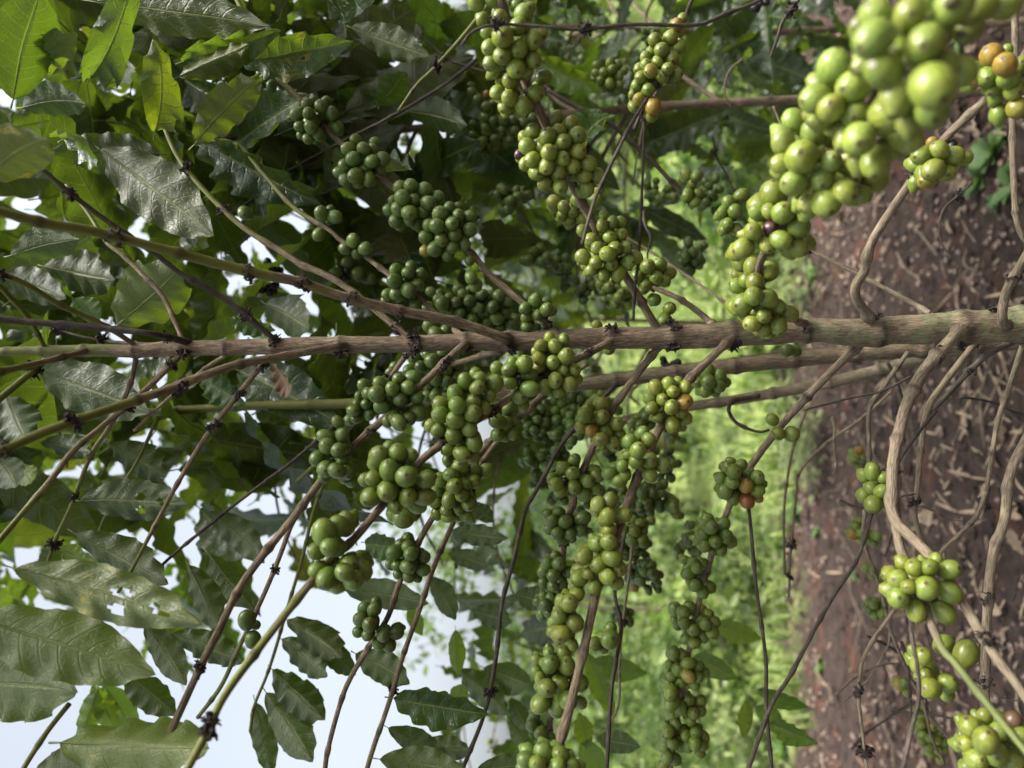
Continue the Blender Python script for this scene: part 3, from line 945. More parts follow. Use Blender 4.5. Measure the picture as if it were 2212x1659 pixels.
BRANCHES = [
    # points, depth0, depth1, r0, r1, green0, green1, material, tufts share
    ([(592, 738), (587, 728), (490, 650), (390, 590), (330, 545), (200, 455), (90, 365), (0, 288), (-60, 240)], .74, .62, 7, 5, 0, 0, TWIG, .5),
    ([(397, 742), (390, 723), (353, 643), (307, 593), (267, 553), (230, 523), (190, 460), (143, 400)], .75, .82, 6, 4, -.1, 1, BARK, .5),
    ([(1095, 732), (1084, 728), (985, 696), (855, 670), (737, 640), (650, 610), (575, 595), (470, 570), (370, 543), (200, 500), (100, 483), (0, 458), (-80, 440)], .73, .47, 12, 12, -.1, 1.3, BARK, 1),
    ([(745, 748), (730, 748), (620, 768), (520, 786), (440, 812), (367, 840), (260, 876), (160, 910), (80, 940), (0, 977), (-60, 1010)], .73, .5, 9, 12, 0, .9, BARK, .9),
    ([(590, 752), (567, 786), (457, 926), (400, 1016), (353, 1100), (290, 1220), (255, 1280)], .75, .76, 7, 4, -.1, .6, BARK, .5),
    ([(397, 755), (387, 770), (300, 856), (230, 913), (160, 972), (110, 1036), (30, 1130), (-30, 1200)], .75, .66, 7, 7, -.1, .8, BARK, .9),
    ([(293, 760), (293, 773), (284, 820), (267, 863), (235, 925), (197, 983), (150, 1100), (117, 1173), (90, 1260)], .76, .85, 6, 4, .3, 1, BARK, .8),
    ([(490, 760), (483, 770), (443, 796), (350, 873), (290, 930)], .77, .84, 5, 4, 0, .3, GREY, .2),
    ([(293, 755), (287, 743), (220, 700), (133, 660), (60, 616), (0, 590), (-60, 565)], .75, .64, 6, 7, .2, 1.2, BARK, .5),
    ([(97, 752), (93, 743), (60, 686), (0, 620), (-40, 580)], .75, .68, 5, 6, .7, 1.2, BARK, .3),
    ([(410, 740), (333, 722), (250, 712), (160, 703), (80, 697), (0, 690), (-60, 686)], .70, .66, 7, 8, 0, 0, TWIG, 1),
    ([(333, 745), (240, 738), (180, 728), (100, 705)], .8, .82, 4, 3, 0, 0, TWIG, .5),
    ([(186, 757), (170, 762), (80, 785), (0, 803), (-60, 818)], .74, .64, 7, 9, .1, 1, BARK, .3),
    ([(100, 775), (73, 800), (0, 860), (-40, 890)], .72, .66, 7, 9, .9, 1.2, BARK, .3),
    ([(885, 735), (870, 720), (804, 664), (740, 615), (687, 586), (653, 573), (623, 553), (520, 486), (437, 406), (383, 336), (350, 263), (325, 215)], .75, .80, 9, 5, -.2, 1, BARK, .6),
    ([(1210, 722), (1194, 710), (1131, 656), (1061, 596), (1014, 543), (928, 467), (815, 377), (727, 300), (653, 220), (593, 160), (553, 87), (513, 0), (495, -50)], .75, .85, 8, 6, -.4, .9, BARK, .25),
    ([(1000, 728), (970, 703), (904, 643), (837, 590), (788, 553), (737, 520), (710, 497), (633, 447), (567, 373), (513, 313), (453, 303)], .78, .9, 7, 4.5, -.2, .9, BARK, .4),
    ([(1425, 715), (1414, 700), (1351, 596), (1301, 517), (1234, 393), (1174, 260), (1131, 167), (1097, 50), (1081, 0), (1070, -60)], .75, .6, 10, 11, 0, 0, BARK, .1),
    ([(1540, 705), (1530, 692), (1475, 650), (1401, 616), (1340, 590), (1290, 575)], .78, .92, 8, 4, 0, 0, BARK, .1),
    ([(1650, 705), (1605, 683), (1540, 635), (1475, 590), (1400, 540), (1330, 500)], .85, 1.05, 4, 3, 0, .3, GREY, .1),
    ([(1742, 700), (1715, 690), (1670, 655), (1640, 610), (1645, 560), (1690, 480), (1750, 410), (1830, 300), (1900, 190), (1975, 100), (2050, 10), (2110, -60)], .71, .29, 8, 14, 0, .6, BARK, 0),
    ([(1885, 700), (1872, 678), (1848, 640), (1852, 610), (1868, 586), (1885, 520), (1975, 383), (2048, 293), (2145, 200), (2190, 150), (2240, 90)], .74, .55, 12, 10, 0, 0, GREY, .5),
    ([(2180, 712), (2165, 690), (2172, 636), (2195, 590), (2230, 530)], .73, .66, 12, 11, 0, 0, GREY, .6),
    ([(2020, 690), (2002, 673), (1940, 638), (1868, 600), (1775, 553), (1735, 535)], .82, .92, 7, 4, 0, 0, GREY, .4),
    ([(2230, 540), (2200, 490), (2190, 400), (2187, 250), (2193, 120), (2192, 0), (2190, -50)], .84, .8, 7, 9, 0, 0, GREY, .5),
    ([(893, 752), (878, 766), (804, 870), (754, 926), (700, 985), (640, 1040)], .78, .92, 7, 4, -.1, .6, BARK, .3),
    ([(1008, 742), (991, 755), (884, 856), (754, 973), (700, 1030), (643, 1106), (533, 1246), (470, 1366), (410, 1490), (360, 1600), (320, 1680)], .73, .60, 9, 9, -.3, .25, BARK, .7),
    ([(1318, 738), (1304, 746), (1171, 815), (1091, 866), (954, 960), (894, 1010), (814, 1106), (757, 1172), (710, 1212), (617, 1326), (493, 1490), (447, 1583), (395, 1680)], .74, .48, 9, 10, -.4, 1.1, BARK, .7),
    ([(1080, 755), (1064, 762), (991, 783), (930, 815)], .8, .88, 8, 5, 0, 0, BARK, 0),
    ([(1450, 740), (1418, 756), (1318, 893), (1258, 1020), (1238, 1086), (1218, 1173), (1204, 1396), (1188, 1556), (1180, 1680)], .75, .93, 9, 7, 0, 0, BARK, .1),
    ([(1590, 728), (1575, 736), (1475, 836), (1431, 913), (1371, 1046), (1338, 1140), (1291, 1273), (1261, 1406), (1228, 1540), (1204, 1626), (1190, 1700)], .74, .59, 10, 11, 0, 0, BARK, .1),
    ([(1890, 738), (1845, 755), (1702, 903), (1608, 1026), (1568, 1112), (1535, 1206), (1502, 1333), (1482, 1440), (1465, 1540), (1445, 1680)], .76, .93, 11, 6, 0, 0, GREY, .2),
    ([(2085, 712), (2062, 726), (1995, 803), (1955, 886), (1932, 986), (1928, 1050), (1932, 1120), (2008, 1200), (2075, 1293), (2142, 1406), (2192, 1473), (2240, 1540)], .72, .5, 16, 11, 0, .2, GREY, .4),
    ([(1932, 1080), (1942, 1173), (1958, 1216), (1988, 1290), (2035, 1400), (2058, 1426), (2128, 1516), (2175, 1573), (2230, 1640)], .64, .46, 12, 8, 0, 1, GREY, .3),
    ([(2125, 725), (2108, 740), (2028, 843), (2008, 876), (1992, 936), (1982, 1053), (1975, 1106), (1992, 1173), (2020, 1260)], .78, .82, 9, 6, 0, 0, GREY, .9),
    ([(2215, 715), (2202, 730), (2125, 773), (2055, 843), (2008, 893)], .76, .84, 9, 5, 0, 0, TWIG, .9),
    ([(2235, 690), (2208, 753), (2178, 843), (2155, 913), (2138, 1020), (2120, 1120)], .78, .86, 8, 5, 0, 0, GREY, .6),
    ([(2260, 880), (2212, 960), (2182, 1026), (2170, 1123), (2145, 1200), (2132, 1340), (2128, 1516), (2130, 1640)], .72, .74, 13, 11, 0, 0, GREY, .6),
    ([(2130, 1060), (2108, 1116), (2042, 1183), (1990, 1240)], .76, .8, 6, 4, 0, 0, GREY, .3),
    ([(2022, 888), (1975, 946), (1920, 1030), (1885, 1106), (1852, 1206), (1795, 1296), (1742, 1393), (1705, 1463), (1668, 1520), (1632, 1616), (1610, 1680)], .78, .62, 4, 5, 0, 0, TWIG, .5),
    ([(1600, 1010), (1618, 1106), (1632, 1256), (1648, 1373), (1655, 1440), (1655, 1523), (1665, 1640), (1668, 1690)], .79, .72, 4, 4.5, 0, 0, TWIG, .2),
    ([(1742, 883), (1715, 960), (1700, 1040), (1693, 1120), (1695, 1240)], .95, 1.05, 4, 3, 0, .6, GREY, .2),
    ([(1935, 1313), (1888, 1380), (1862, 1433), (1855, 1506), (1862, 1573), (1872, 1656), (1876, 1690)], .7, .68, 5, 4, 0, 0, GREY, .4),
    ([(1868, 1100), (1868, 1173), (1902, 1273), (1928, 1373), (1968, 1466), (1995, 1523), (2012, 1593), (2040, 1650)], .85, .92, 5, 3, 0, .2, GREY, .2),
    ([(1972, 1250), (1975, 1286), (1968, 1356), (1982, 1440), (1985, 1506), (1968, 1580), (1948, 1670)], .58, .54, 4, 5, 0, 0, TWIG, .1),
    ([(1962, 760), (1908, 836), (1878, 886), (1878, 986), (1872, 1046), (1868, 1100)], .86, .9, 6, 5, 0, 0, GREY, .3),
    ([(1968, 813), (1902, 846), (1838, 860), (1735, 886)], .82, .86, 3, 2.5, 0, 0, TWIG, .4),
    ([(1925, 846), (1858, 906), (1782, 960), (1728, 1020), (1720, 1070), (1708, 1193), (1704, 1290)], .95, 1.1, 4, 3, 0, 0, GREY, .3),
    ([(1640, 855), (1608, 861), (1583, 866), (1574, 885), (1585, 908), (1608, 923), (1642, 933), (1662, 928)], .92, .9, 6, 3, 0, 0, TWIG, 0),
    ([(1180, 420), (1181, 193), (1000, 140), (971, 130), (901, 70)][1:], .92, .95, 4, 2, 0, 0, TWIG, .3),
    ([(1475, 420), (1404, 343), (1358, 303), (1318, 267), (1248, 230), (1181, 193)], .92, .92, 5, 4.5, 0, 0, TWIG, .4),
    ([(1398, 213), (1364, 267), (1311, 373), (1284, 433), (1270, 480), (1258, 527)], .62, .6, 4, 4, 0, 0, TWIG, .3),
    ([(1376, 245), (1392, 262), (1390, 320), (1388, 383), (1380, 547), (1371, 630), (1368, 690)], .64, .74, 3, 3.5, 0, 0, TWIG, .1),
    ([(998, 97), (1008, 82), (1024, 67), (1071, 53), (1171, 57), (1251, 63), (1371, 53), (1475, 55), (1522, 50), (1568, 30), (1628, 7), (1690, -30)], .56, .6, 3.5, 5, 0, 0, TWIG, .3),
    ([(1740, -30), (1725, 0), (1692, 43), (1680, 80), (1665, 123)], .7, .72, 4, 3.5, 0, 0, TWIG, .3),
    ([(1520, -60), (1490, 10), (1475, 50), (1430, 130), (1398, 213), (1370, 280)], .8, .8, 5, 4, 0, 0, TWIG, 0),
    ([(1360, 560), (1031, 127), (964, 180), (854, 247), (738, 307), (610, 377), (533, 440), (500, 470)][1:], .92, .98, 4, 3, 0, 0, TWIG, .3),
    ([(1080, -30), (1054, 10), (998, 80), (938, 147), (901, 183), (860, 240)], .86, .9, 5, 3.5, 1, 1.2, BARK, .2),
    ([(1270, 785), (1171, 853), (1054, 980), (981, 1126), (938, 1223), (908, 1313), (871, 1416), (841, 1516), (804, 1623), (785, 1690)], .78, .82, 6, 6, -.2, .5, BARK, .6),
    ([(1150, 880), (1058, 953), (991, 1036), (938, 1113), (904, 1173), (864, 1256), (838, 1333), (801, 1390), (758, 1463), (735, 1520), (707, 1626), (700, 1690)], .76, .80, 8, 5.5, 0, .2, BARK, .2),
    ([(1330, 830), (1218, 953), (1181, 1020), (1151, 1073), (1134, 1106), (1108, 1216), (1084, 1306), (1071, 1423), (1048, 1536), (1004, 1650), (990, 1690)], .86, .85, 5, 5, 0, .5, TWIG, .3),
    ([(1350, 1150), (1328, 1273), (1341, 1356), (1321, 1490), (1311, 1656), (1308, 1700)], .78, .74, 4, 5, 0, 0, TWIG, .2),
    ([(1365, 1180), (1358, 1250), (1345, 1350), (1338, 1440), (1336, 1520), (1310, 1580)], .9, .88, 4, 3, 0, .3, GREY, .2),
    ([(650, 1090), (627, 1140), (600, 1213), (563, 1300), (513, 1406), (477, 1483), (427, 1550)], .72, .78, 6, 5, 0, .8, BARK, .4),
    ([(700, 1040), (677, 1106), (653, 1206), (627, 1293), (583, 1440), (550, 1523), (540, 1580)], .88, .92, 4.5, 3.5, .8, 1.1, BARK, .3),
    ([(740, 905), (683, 953), (633, 996), (560, 1050), (487, 1105), (450, 1136), (380, 1193), (323, 1246)], .84, .8, 4.5, 3.5, 0, 0, TWIG, .2),
    ([(150, 1520), (100, 1583), (53, 1656), (30, 1700)], .68, .66, 6, 6, .9, 1.2, BARK, .8),
    ([(340, 900), (300, 990), (240, 1090), (200, 1180)], .86, .9, 4, 3, .8, 1.1, BARK, .4),
]
rs3 = random.Random(5)
for k in range(26):
    if k < 18:
        x, y, a = rs3.uniform(1780, 2230), rs3.uniform(780, 1640), rs3.choice([rs3.uniform(-.5, .7), rs3.uniform(1.0, 2.1)])
    else:
        x, y, a = rs3.uniform(1300, 2150), rs3.uniform(40, 560), rs3.uniform(.3, 2.6)
    L = rs3.uniform(90, 260)
    bow = rs3.uniform(-.25, .25)
    d = rs3.uniform(.82, 1.2)
    BRANCHES.append(([(x + L * f * math.cos(a) - bow * L * f * (1 - f) * 4 * math.sin(a) + rs3.uniform(-5, 5), y + L * f * math.sin(a) + bow * L * f * (1 - f) * 4 * math.cos(a) + rs3.uniform(-5, 5)) for f in (0, .2, .4, .6, .8, 1)],
                     d, d + rs3.uniform(-.08, .08), rs3.uniform(2.6, 4.2), rs3.uniform(1.2, 2.2), 0, rs3.choice([0, 0, .4]), rs3.choice([GREY, TWIG]), .3))
SAMPLES = []
for pts, d0, d1, *_ in BRANCHES:
    ln = np.r_[0, np.cumsum([math.hypot(pts[i + 1][0] - pts[i][0], pts[i + 1][1] - pts[i][1]) for i in range(len(pts) - 1)])]
    for f in np.linspace(0, ln[-1], 60):
        SAMPLES.append((np.interp(f, ln, [q[0] for q in pts]), np.interp(f, ln, [q[1] for q in pts]), d0 + (d1 - d0) * f / ln[-1]))
SAMPLES = np.array(SAMPLES)
rs1 = random.Random(11)
tuft_spots = []
for k, (pts, d0, d1, r0, r1, g0, g1, mt, tf) in enumerate(BRANCHES):
    sl = .84 if mt is GREY else .92
    rr = path(pts, d0, d1, r0 * sl, r1 * sl, g0, g1, True)
    _, nodes = tube('branch', rr, mt, tree, TP, seg=11, step=.0045, node_gap=.052 if mt is not GREY else .062, node_amp=.42 if mt is not BARK else .34, rough=.05, lichen=.15, seed=k)
    for p, r in nodes:
        if rs1.random() < tf:
            tuft_spots.append((p, r))
rs1.shuffle(tuft_spots)
for x, y in [(397, 762), (593, 734), (737, 760), (892, 728), (892, 758), (1008, 752), (1104, 752), (1318, 712), (1452, 706), (1452, 752), (1583, 745), (1742, 716), (1895, 690), (2075, 738), (2150, 672)]:
    tuft(tree, P(x, y, .742), .0085 * rs1.uniform(.8, 1.2), rs1)
for p, r in tuft_spots[:83]:
    tuft(tree, p, max(.0085, r * 2.2) * rs1.uniform(.8, 1.25), rs1)

O1, O2, O3, O4, O5, O6, O7, O8, O9 = (0, 0), (737.7, 0), (1475, 0), (0, 553), (737.7, 553), (1475, 553), (0, 1106), (737.7, 1106), (1475, 1106)
CLUSTERS = [
    (O2, 'y', '870,10,110 975,0,90 1025,105,90 1180,90,118 1145,170,125 1045,235,145 955,215,95 1240,260,125 960,310,105 1150,320,112 1045,360,115 1240,385,112 980,405,115 1130,440,120 1205,455,80 1140,20,70 1215,60,80 1290,220,90'),
    (O2, 'y', '1095,530,110 1040,525,80 1010,600,95 1090,635,105 1060,690,90 1180,685,112 1260,600,110 1310,500,105'),
    (O2, 'd', '845,600,60 940,610,50o 880,645,58 940,700,70 985,670,62 930,760,66 985,785,62 1050,775,75 1110,780,68 1175,795,68 1040,840,62 1120,850,72 1090,905,72 1130,915,62 1235,770,72 935,830,60 840,560,58'),
    (O2, 'y', '1390,770,90 1490,805,110 1240,850,100 1340,885,110 1410,850,95 1440,920,105 1530,880,115 1205,950,110 1190,890,85 1300,960,90 1345,990,105 1530,985,102 1240,1035,97 1435,1030,95 1195,1060,85 1330,1075,105 1500,1075,97 1265,1120,105 1410,1110,97 1600,1060,95 1320,1190,100 1420,1210,105 1575,1140,94 1655,1140,95 1590,1225,95 1160,1000,78p'),
    (O2, 'y', '1375,1310,95 1530,1300,100 1630,1310,105 1440,1340,78 1500,1370,78 1430,1390,74 1480,1430,82 1560,1410,88 1650,1250,75'),
    (O2, 'y', '1700,1405,78 1755,1440,74 1805,1440,78 1690,1460,82 1620,1555,95 1740,1540,90 1815,1520,80 1570,1500,82 1660,1610,90 1770,1610,92 1840,1600,86 1725,1645,100 1565,1665,98 1650,1700,90 1745,1710,92 1855,1700,95 1620,1745,92 1700,1785,92 1795,1775,95 1900,1665,84 1590,1720,80'),
    (O5, 'm', '1985,70,100 1905,40,80 2060,60,92 1915,130,82 2040,140,92 1975,180,82 2115,110,92 2090,160,80 2030,285,82 1960,215,70 1900,95,70'),
    (O2, 'y', '2030,260,85 2130,245,90 2075,325,95 2180,310,90 2015,340,68 2145,375,95 1970,370,72 2050,405,82 1975,420,76 2115,445,86 2005,460,90y 1935,445,78 1945,500,82 2080,500,86 1915,550,78 1990,580,86 1935,645,90y 2020,690,100o 1890,610,68 1895,690,72 2010,750,74 2040,550,66k 2170,160,82o 2200,205,70 2170,480,82 2210,120,70'),
    (O2, 'm', '1660,430,60 1700,470,62 1740,410,60 1790,420,60 1755,450,64 1800,490,62 1650,475,58 1680,520,60 1740,540,66 1800,545,62 1830,460,58 1780,590,60 1710,560,60'),
    (O2, 'd', '95,915,80 145,965,88 45,965,88 215,930,78 200,970,78 80,1030,97 195,1045,88 265,1030,95 150,1090,84 20,1075,84 95,1140,100 30,1165,92 180,1160,86 110,1190,66 250,1090,74 -5,1120,80'),
    (O1, 'd', '1995,680,82 2080,690,88 2035,655,64 2115,655,64 1930,740,87 2000,735,84 2150,735,87 1945,820,82 2015,825,92 2000,895,78 1955,870,64 2060,870,74 2185,820,82'),
    (O1, 'd', '1770,385,76 1700,487,82 1760,560,72'),
    (O1, 'd', '1585,1380,86'),
    (O1, 'd', '2085,1385,87 2170,1405,82 2065,1520,77 2140,1360,66'),
    (O2, 'd', '380,1215,92 450,1205,96 540,1230,97 395,1280,97 470,1300,90 620,1280,92 560,1315,98 310,1360,82 370,1355,100 440,1380,100 525,1370,84 360,1430,102 440,1425,76 485,1450,82 340,1300,66'),
    (O2, 'd', '640,1390,102 700,1350,82 750,1350,78 755,1400,88 825,1405,82 620,1465,102 715,1450,92 570,1460,84 550,1535,92 650,1555,90 735,1520,94 830,1490,92 610,1610,97 720,1600,84 790,1580,88 550,1620,80y 690,1650,84'),
    (O2, 'd', '75,1560,87 25,1610,84 155,1610,92 100,1640,75'),
    (O5, 'd', '45,55,87 110,115,87 195,145,78 20,140,52k 35,98,52k -10,80,55k 0,160,50k -35,110,80'),
    (O5, 'd', '355,95,97 345,165,97 430,110,84 510,115,78 490,185,84 430,220,92 300,250,84 355,245,88 290,290,74 480,320,82 450,70,74'),
    (O5, 'd', '580,230,68 640,240,62 630,275,74 655,310,102 565,340,92 700,270,66 760,220,74 830,220,66 790,250,74 745,300,78 830,290,78 910,250,74 965,260,74 1020,260,84 770,370,74 885,340,74 980,330,84 940,360,74 720,360,74 1060,365,84 1005,405,84 1075,300,74 850,410,78 945,435,88 1020,470,78 1100,440,82 790,420,74'),
    (O5, 'd', '610,510,92 570,450,92 670,480,66'),
    (O5, 'd', '840,140,87 870,190,87 830,30,66'),
    (O5, 'd', '1255,290,87 1320,310,78 1330,345,82 1190,340,78 1200,390,74 1355,355,74 1200,460,78 1270,380,74'),
    (O5, 'y', '1695,500,77 1765,508,74 1730,600,78 1655,450,64'),
    (O5, 'm', '2125,340,82 2090,415,92'),
    (O5, 'y', '1350,535,87 1440,545,87 1295,585,88 1385,585,98 1280,665,88 1270,620,76 1455,650,107 1370,690,94 1280,720,80 1435,740,78 1505,740,92 1385,805,102 1480,830,107 1320,850,94 1410,875,84 1360,880,70 1530,800,74'),
    (O5, 'm', '1010,730,94 1085,735,98 1110,700,84 1185,700,107 1215,770,98 1090,820,88 1220,860,107 1150,815,80k 1155,910,107 1180,965,74'),
    (O5, 'm', '870,770,88 800,810,94 890,800,94 880,855,102 990,830,112 795,860,76 740,895,112 960,910,84 855,945,102 640,960,107 750,970,112 640,1030,107 850,1020,112 920,980,94 580,1100,92 745,1060,122 630,1130,102 830,1120,104 730,1160,122 860,1210,112 690,1250,84 780,1280,107 850,1300,92 690,1320,74'),
    (O5, 'm', '985,975,97 1080,990,84 1010,1070,102 1065,1085,92 1115,1080,84 1010,1160,92 1060,1160,84 1110,1150,78'),
    (O5, 'm', '365,1275,122 310,1240,84 240,1300,127 310,1390,132 420,1430,137 450,1290,94 210,1440,104 160,1450,94 300,1520,132 190,1560,132 430,1560,127 550,1450,122 490,1610,114 540,1560,122 350,1620,104 220,1350,94'),
    (O4, 'd', '2110,1170,94 2120,1230,102 2060,1310,112 2180,1190,84 2195,1260,102 2110,1380,112 2180,1390,112 2100,1430,84 2220,1160,84 2225,1330,90 2250,1400,90 2275,1450,92 2235,1440,80 2190,1075,82 2230,1230,84'),
    (O5, 'd', '250,825,102 330,860,98 460,790,102 430,855,98 370,800,84 230,895,107 310,925,80 380,930,94 260,975,98 500,1015,110 440,1055,88 370,1080,102 340,1040,76 490,920,84 300,1070,76'),
    (O5, 'd', '340,720,66 320,750,66 150,840,82 170,890,82 120,910,74 160,960,74 105,960,66 75,1000,82 60,1060,82 180,1030,78 220,1000,74 30,1090,76 100,1050,70'),
    (O5, 'd', '480,670,92 590,680,102 515,715,78 450,740,92 570,740,78 660,640,92 610,800,82 680,745,82 745,710,97 740,790,88 680,820,92 560,830,74 560,905,88 620,840,74 610,900,82 510,900,74 560,640,74'),
    (O5, 'm', '640,1450,94 710,1420,102 620,1520,84 730,1490,102 610,1590,88 700,1580,98 780,1550,88 825,1600,102 855,1390,92 770,1370,112 935,1390,92 860,1460,92 680,1645,84 760,1635,84 800,1480,80'),
    (O5, 'd', '1190,1050,66 1240,1010,62 1290,1000,66 1330,1030,62 1215,1100,66 1270,1060,66 1320,1080,66 1250,1130,66 1300,1140,62 1340,1110,60 1200,1150,60 1270,1170,64 1320,1180,60 1230,970,60 1180,1000,58'),
    (O5, 'd', '1380,940,62 1430,960,64 1390,1000,66 1450,1010,66 1500,990,62 1400,1060,66 1460,1070,66 1520,1050,62 1420,1110,64 1480,1130,66 1540,1110,62 1450,1170,60 1500,1180,60 1380,1110,58 1490,910,60 1540,930,62 1580,900,60 1520,880,58 1590,950,58'),
    (O5, 'd', '1640,870,58 1680,840,60 1720,860,60 1660,900,58 1710,890,60 1720,820,56'),
    (O5, 'y', '1600,990,82 1690,960,94 1580,1030,102 1560,1105,90 1625,1055,84 1625,1135,88o 1690,1045,97 1785,1090,90 1715,1140,88 1680,1190,102 1760,1215,98 1800,1150,76 1825,1200,66 1700,1235,66'),
    (O5, 'y', '2035,850,94 2120,830,94 2150,880,84 2000,920,94 2080,930,88 2140,980,94 2010,985,84 2180,820,76 2220,945,104o 2150,1095,98 2200,1010,84 2050,1045,76 2225,855,92 2225,1050,92'),
    (O5, 'm', '1510,1325,88 1440,1375,92 1500,1410,88 1590,1460,88 1660,1420,92 1390,1480,92 1370,1440,74 1510,1500,97 1570,1540,98 1420,1520,84 1640,1500,84 1450,1455,56k 1640,1390,78'),
    (O5, 'm', '1870,1200,97 1990,1190,92 1920,1260,102 1855,1295,78 1910,1330,97 1995,1325,107 2080,1355,102 1820,1360,74 1735,1410,92 1800,1460,92 2000,1420,97 1840,1420,74 1950,1150,80'),
    (O8, 'y', '1735,120,97 1730,195,107 1650,205,107 1570,285,112 1665,340,112 1755,295,117 1795,365,107 1725,420,112 1780,455,94 1545,425,107 1600,400,84 1640,490,94 1520,535,107 1725,30,107 1830,20,97 1660,-50,92 1740,-70,98'),
    (O5, 'd', '1930,1050,72 1975,1040,74 1940,1100,76 2000,1090,74 1890,1080,72 1960,1140,70 1900,1130,68 2020,1040,66 1990,1000,66'),
    (O5, 'd', '1350,1210,58 1400,1200,60 1370,1250,62 1430,1240,62 1390,1290,60 1450,1290,60 1340,1260,56 1470,1230,56 1420,1330,58 1350,1300,56'),
    (O5, 'd', '1250,1410,52 1290,1420,54 1260,1450,54 1310,1450,52 1240,1480,50 1290,1490,54 1320,1490,50 1270,1400,48'),
    (O5, 'd', '1930,1500,66 1980,1490,68 1950,1540,70 2010,1530,68 2050,1500,66 1980,1580,68 2030,1570,66 1940,1590,66 2070,1540,64 1990,1620,66 2050,1610,64 1890,1560,64 1940,1640,64 2000,1650,64'),
    (O8, 'd', '1340,15,78 1365,60,88 1450,65,94 1410,5,80 1350,110,76 1400,135,84 1480,140,78 1545,120,84 1565,40,88 1430,175,76 1490,170,66 1590,130,66'),
    (O8, 'd', '1385,290,68 1340,335,82 1410,335,88 1310,390,78 1375,410,88 1475,390,84 1425,460,76 1370,480,78 1310,460,74 1460,500,74 1430,530,66'),
    (O8, 'd', '1275,580,64 1360,560,82 1320,600,78 1300,660,78 1350,650,82 1310,545,64 1400,570,70'),
    (O8, 'y', '1475,590,117 1430,580,94 1410,680,107 1510,720,117 1420,790,122 1380,770,94 1500,860,76'),
    (O8, 'm', '1640,855,97 1740,825,117 1740,760,86 1700,880,66'),
    (O8, 'm', '1345,915,78 1270,960,74 1440,915,97 1350,985,112 1310,975,66 1265,1030,70 1460,995,117 1290,1080,88 1330,1140,122 1415,1110,112 1540,1105,117 1290,1240,127 1400,1250,107 1465,1220,122 1550,1235,84 1390,1290,84'),
    (O8, 'd', '1250,1335,74 1235,1385,78 1290,1430,82 1355,1470,74 1310,1480,64'),
    (O8, 'm', '1310,1555,127 1195,1605,112 1270,1630,112 1420,1575,117 1400,1645,112 1490,1640,94 1530,1645,84 1180,1650,84 1330,1690,110'),
    (O8, 'd', '1860,150,58 1900,140,60 1940,170,60 1870,200,62 1920,210,64 1960,220,60 1850,240,58 1895,250,62 1945,260,60 1985,205,56 1970,280,56 1900,290,58 1850,290,54'),
    (O8, 'd', '1870,360,58 1910,350,60 1880,400,60 1930,390,62 1900,440,62 1950,430,58 1860,430,56 1900,485,58o 1940,455,60'),
    (O8, 'd', '1780,640,54 1830,640,56 1870,650,54 1800,680,56 1850,690,58 1820,720,56 1870,715,54 1770,690,52'),
    (O8, 'd', '1900,20,60 1950,10,62 1980,50,60 1920,60,62 1960,90,60 2000,10,58 1880,60,56'),
    (O8, 'm', '2155,915,82 2190,950,74 2125,990,64 2185,1020,88 2140,1060,74 2135,1165,97 2200,1100,76 2140,1240,92 2195,1270,82'),
    (O8, 'm', '2150,1330,82 2120,1420,78 2105,1475,70 2165,1375,78 2150,1500,82 2195,1510,82 2110,1590,82 2160,1600,78 2085,1640,78'),
    (O8, 'm', '2160,630,92 2165,700,74 2200,650,78 2180,730,72'),
    (O8, 'd', '430,170,78 345,260,97 385,215,84 430,225,84 450,270,94 325,340,76 365,340,78 430,355,94 535,290,84 530,375,94 440,410,84 370,400,66 490,420,66'),
    (O8, 'd', '225,585,70 150,625,84 210,630,80 125,695,97 180,730,97 110,775,76 175,790,80 270,800,88 355,785,92 310,860,92 240,850,84'),
    (O8, 'm', '620,10,84 690,30,84 745,20,80 805,15,88 400,40,132 350,10,104'),
    (O7, 'm', '2100,130,152 2055,255,114 2140,230,124 2190,90,132 2060,370,104 2120,430,132 2190,460,124 2240,75,130 2235,390,124 2340,380,140 2290,440,132 2260,340,110'),
    (O7, 'd', '1600,700,112 1640,830,102'),
    (O6, 'y', '455,70,122 560,95,117 370,50,94 360,195,104 410,160,84 470,175,114 390,310,142 460,260,117 555,280,122 620,325,94 520,335,104 525,390,98 690,375,112 450,435,114 525,475,94 620,455,117 560,505,70'),
    (O6, 'd', '675,610,87 725,615,80'),
    (O6, 'm', '170,745,82 240,780,84 165,815,92 235,845,84 150,870,88 280,820,66 100,820,66 210,880,66'),
    (O6, 'y', '580,1060,74 620,1150,82 705,1155,97'),
    (O6, 'm', '290,1370,82 330,1395,97 375,1360,82 250,1445,88 320,1465,88 270,1525,97 325,1570,84 410,1490,88o 485,1435,92 480,1520,92 510,1480,66 415,1585,97r 310,1335,66 490,1570,60o'),
    (O6, 'y', '1140,1265,60o 1120,1305,54 1160,1315,62 1150,1355,56 1105,1330,50'),
    (O6, 'y', '1230,1395,102 1300,1435,78 1290,1525,102 1235,1610,112 1340,1610,107'),
    (O9, 'm', '160,55,88 180,100,97 260,80,84 130,145,88 210,190,84 280,160,92 300,190,92 140,220,80 250,245,80 195,250,66 100,190,66'),
    (O9, 'm', '65,330,78 90,365,74 130,330,66 30,400,82 10,310,66 75,475,82 170,485,88 125,520,80'),
    (O9, 'm', '45,620,82 160,665,76 70,765,82 145,725,82 200,715,80 130,800,82 190,780,88 75,845,82 20,820,74 5,650,82 10,720,76'),
    (O9, 'm', '35,980,82 100,1000,74 35,1065,82y 100,1070,70 140,1040,66 75,1115,74 30,1110,66 0,930,74'),
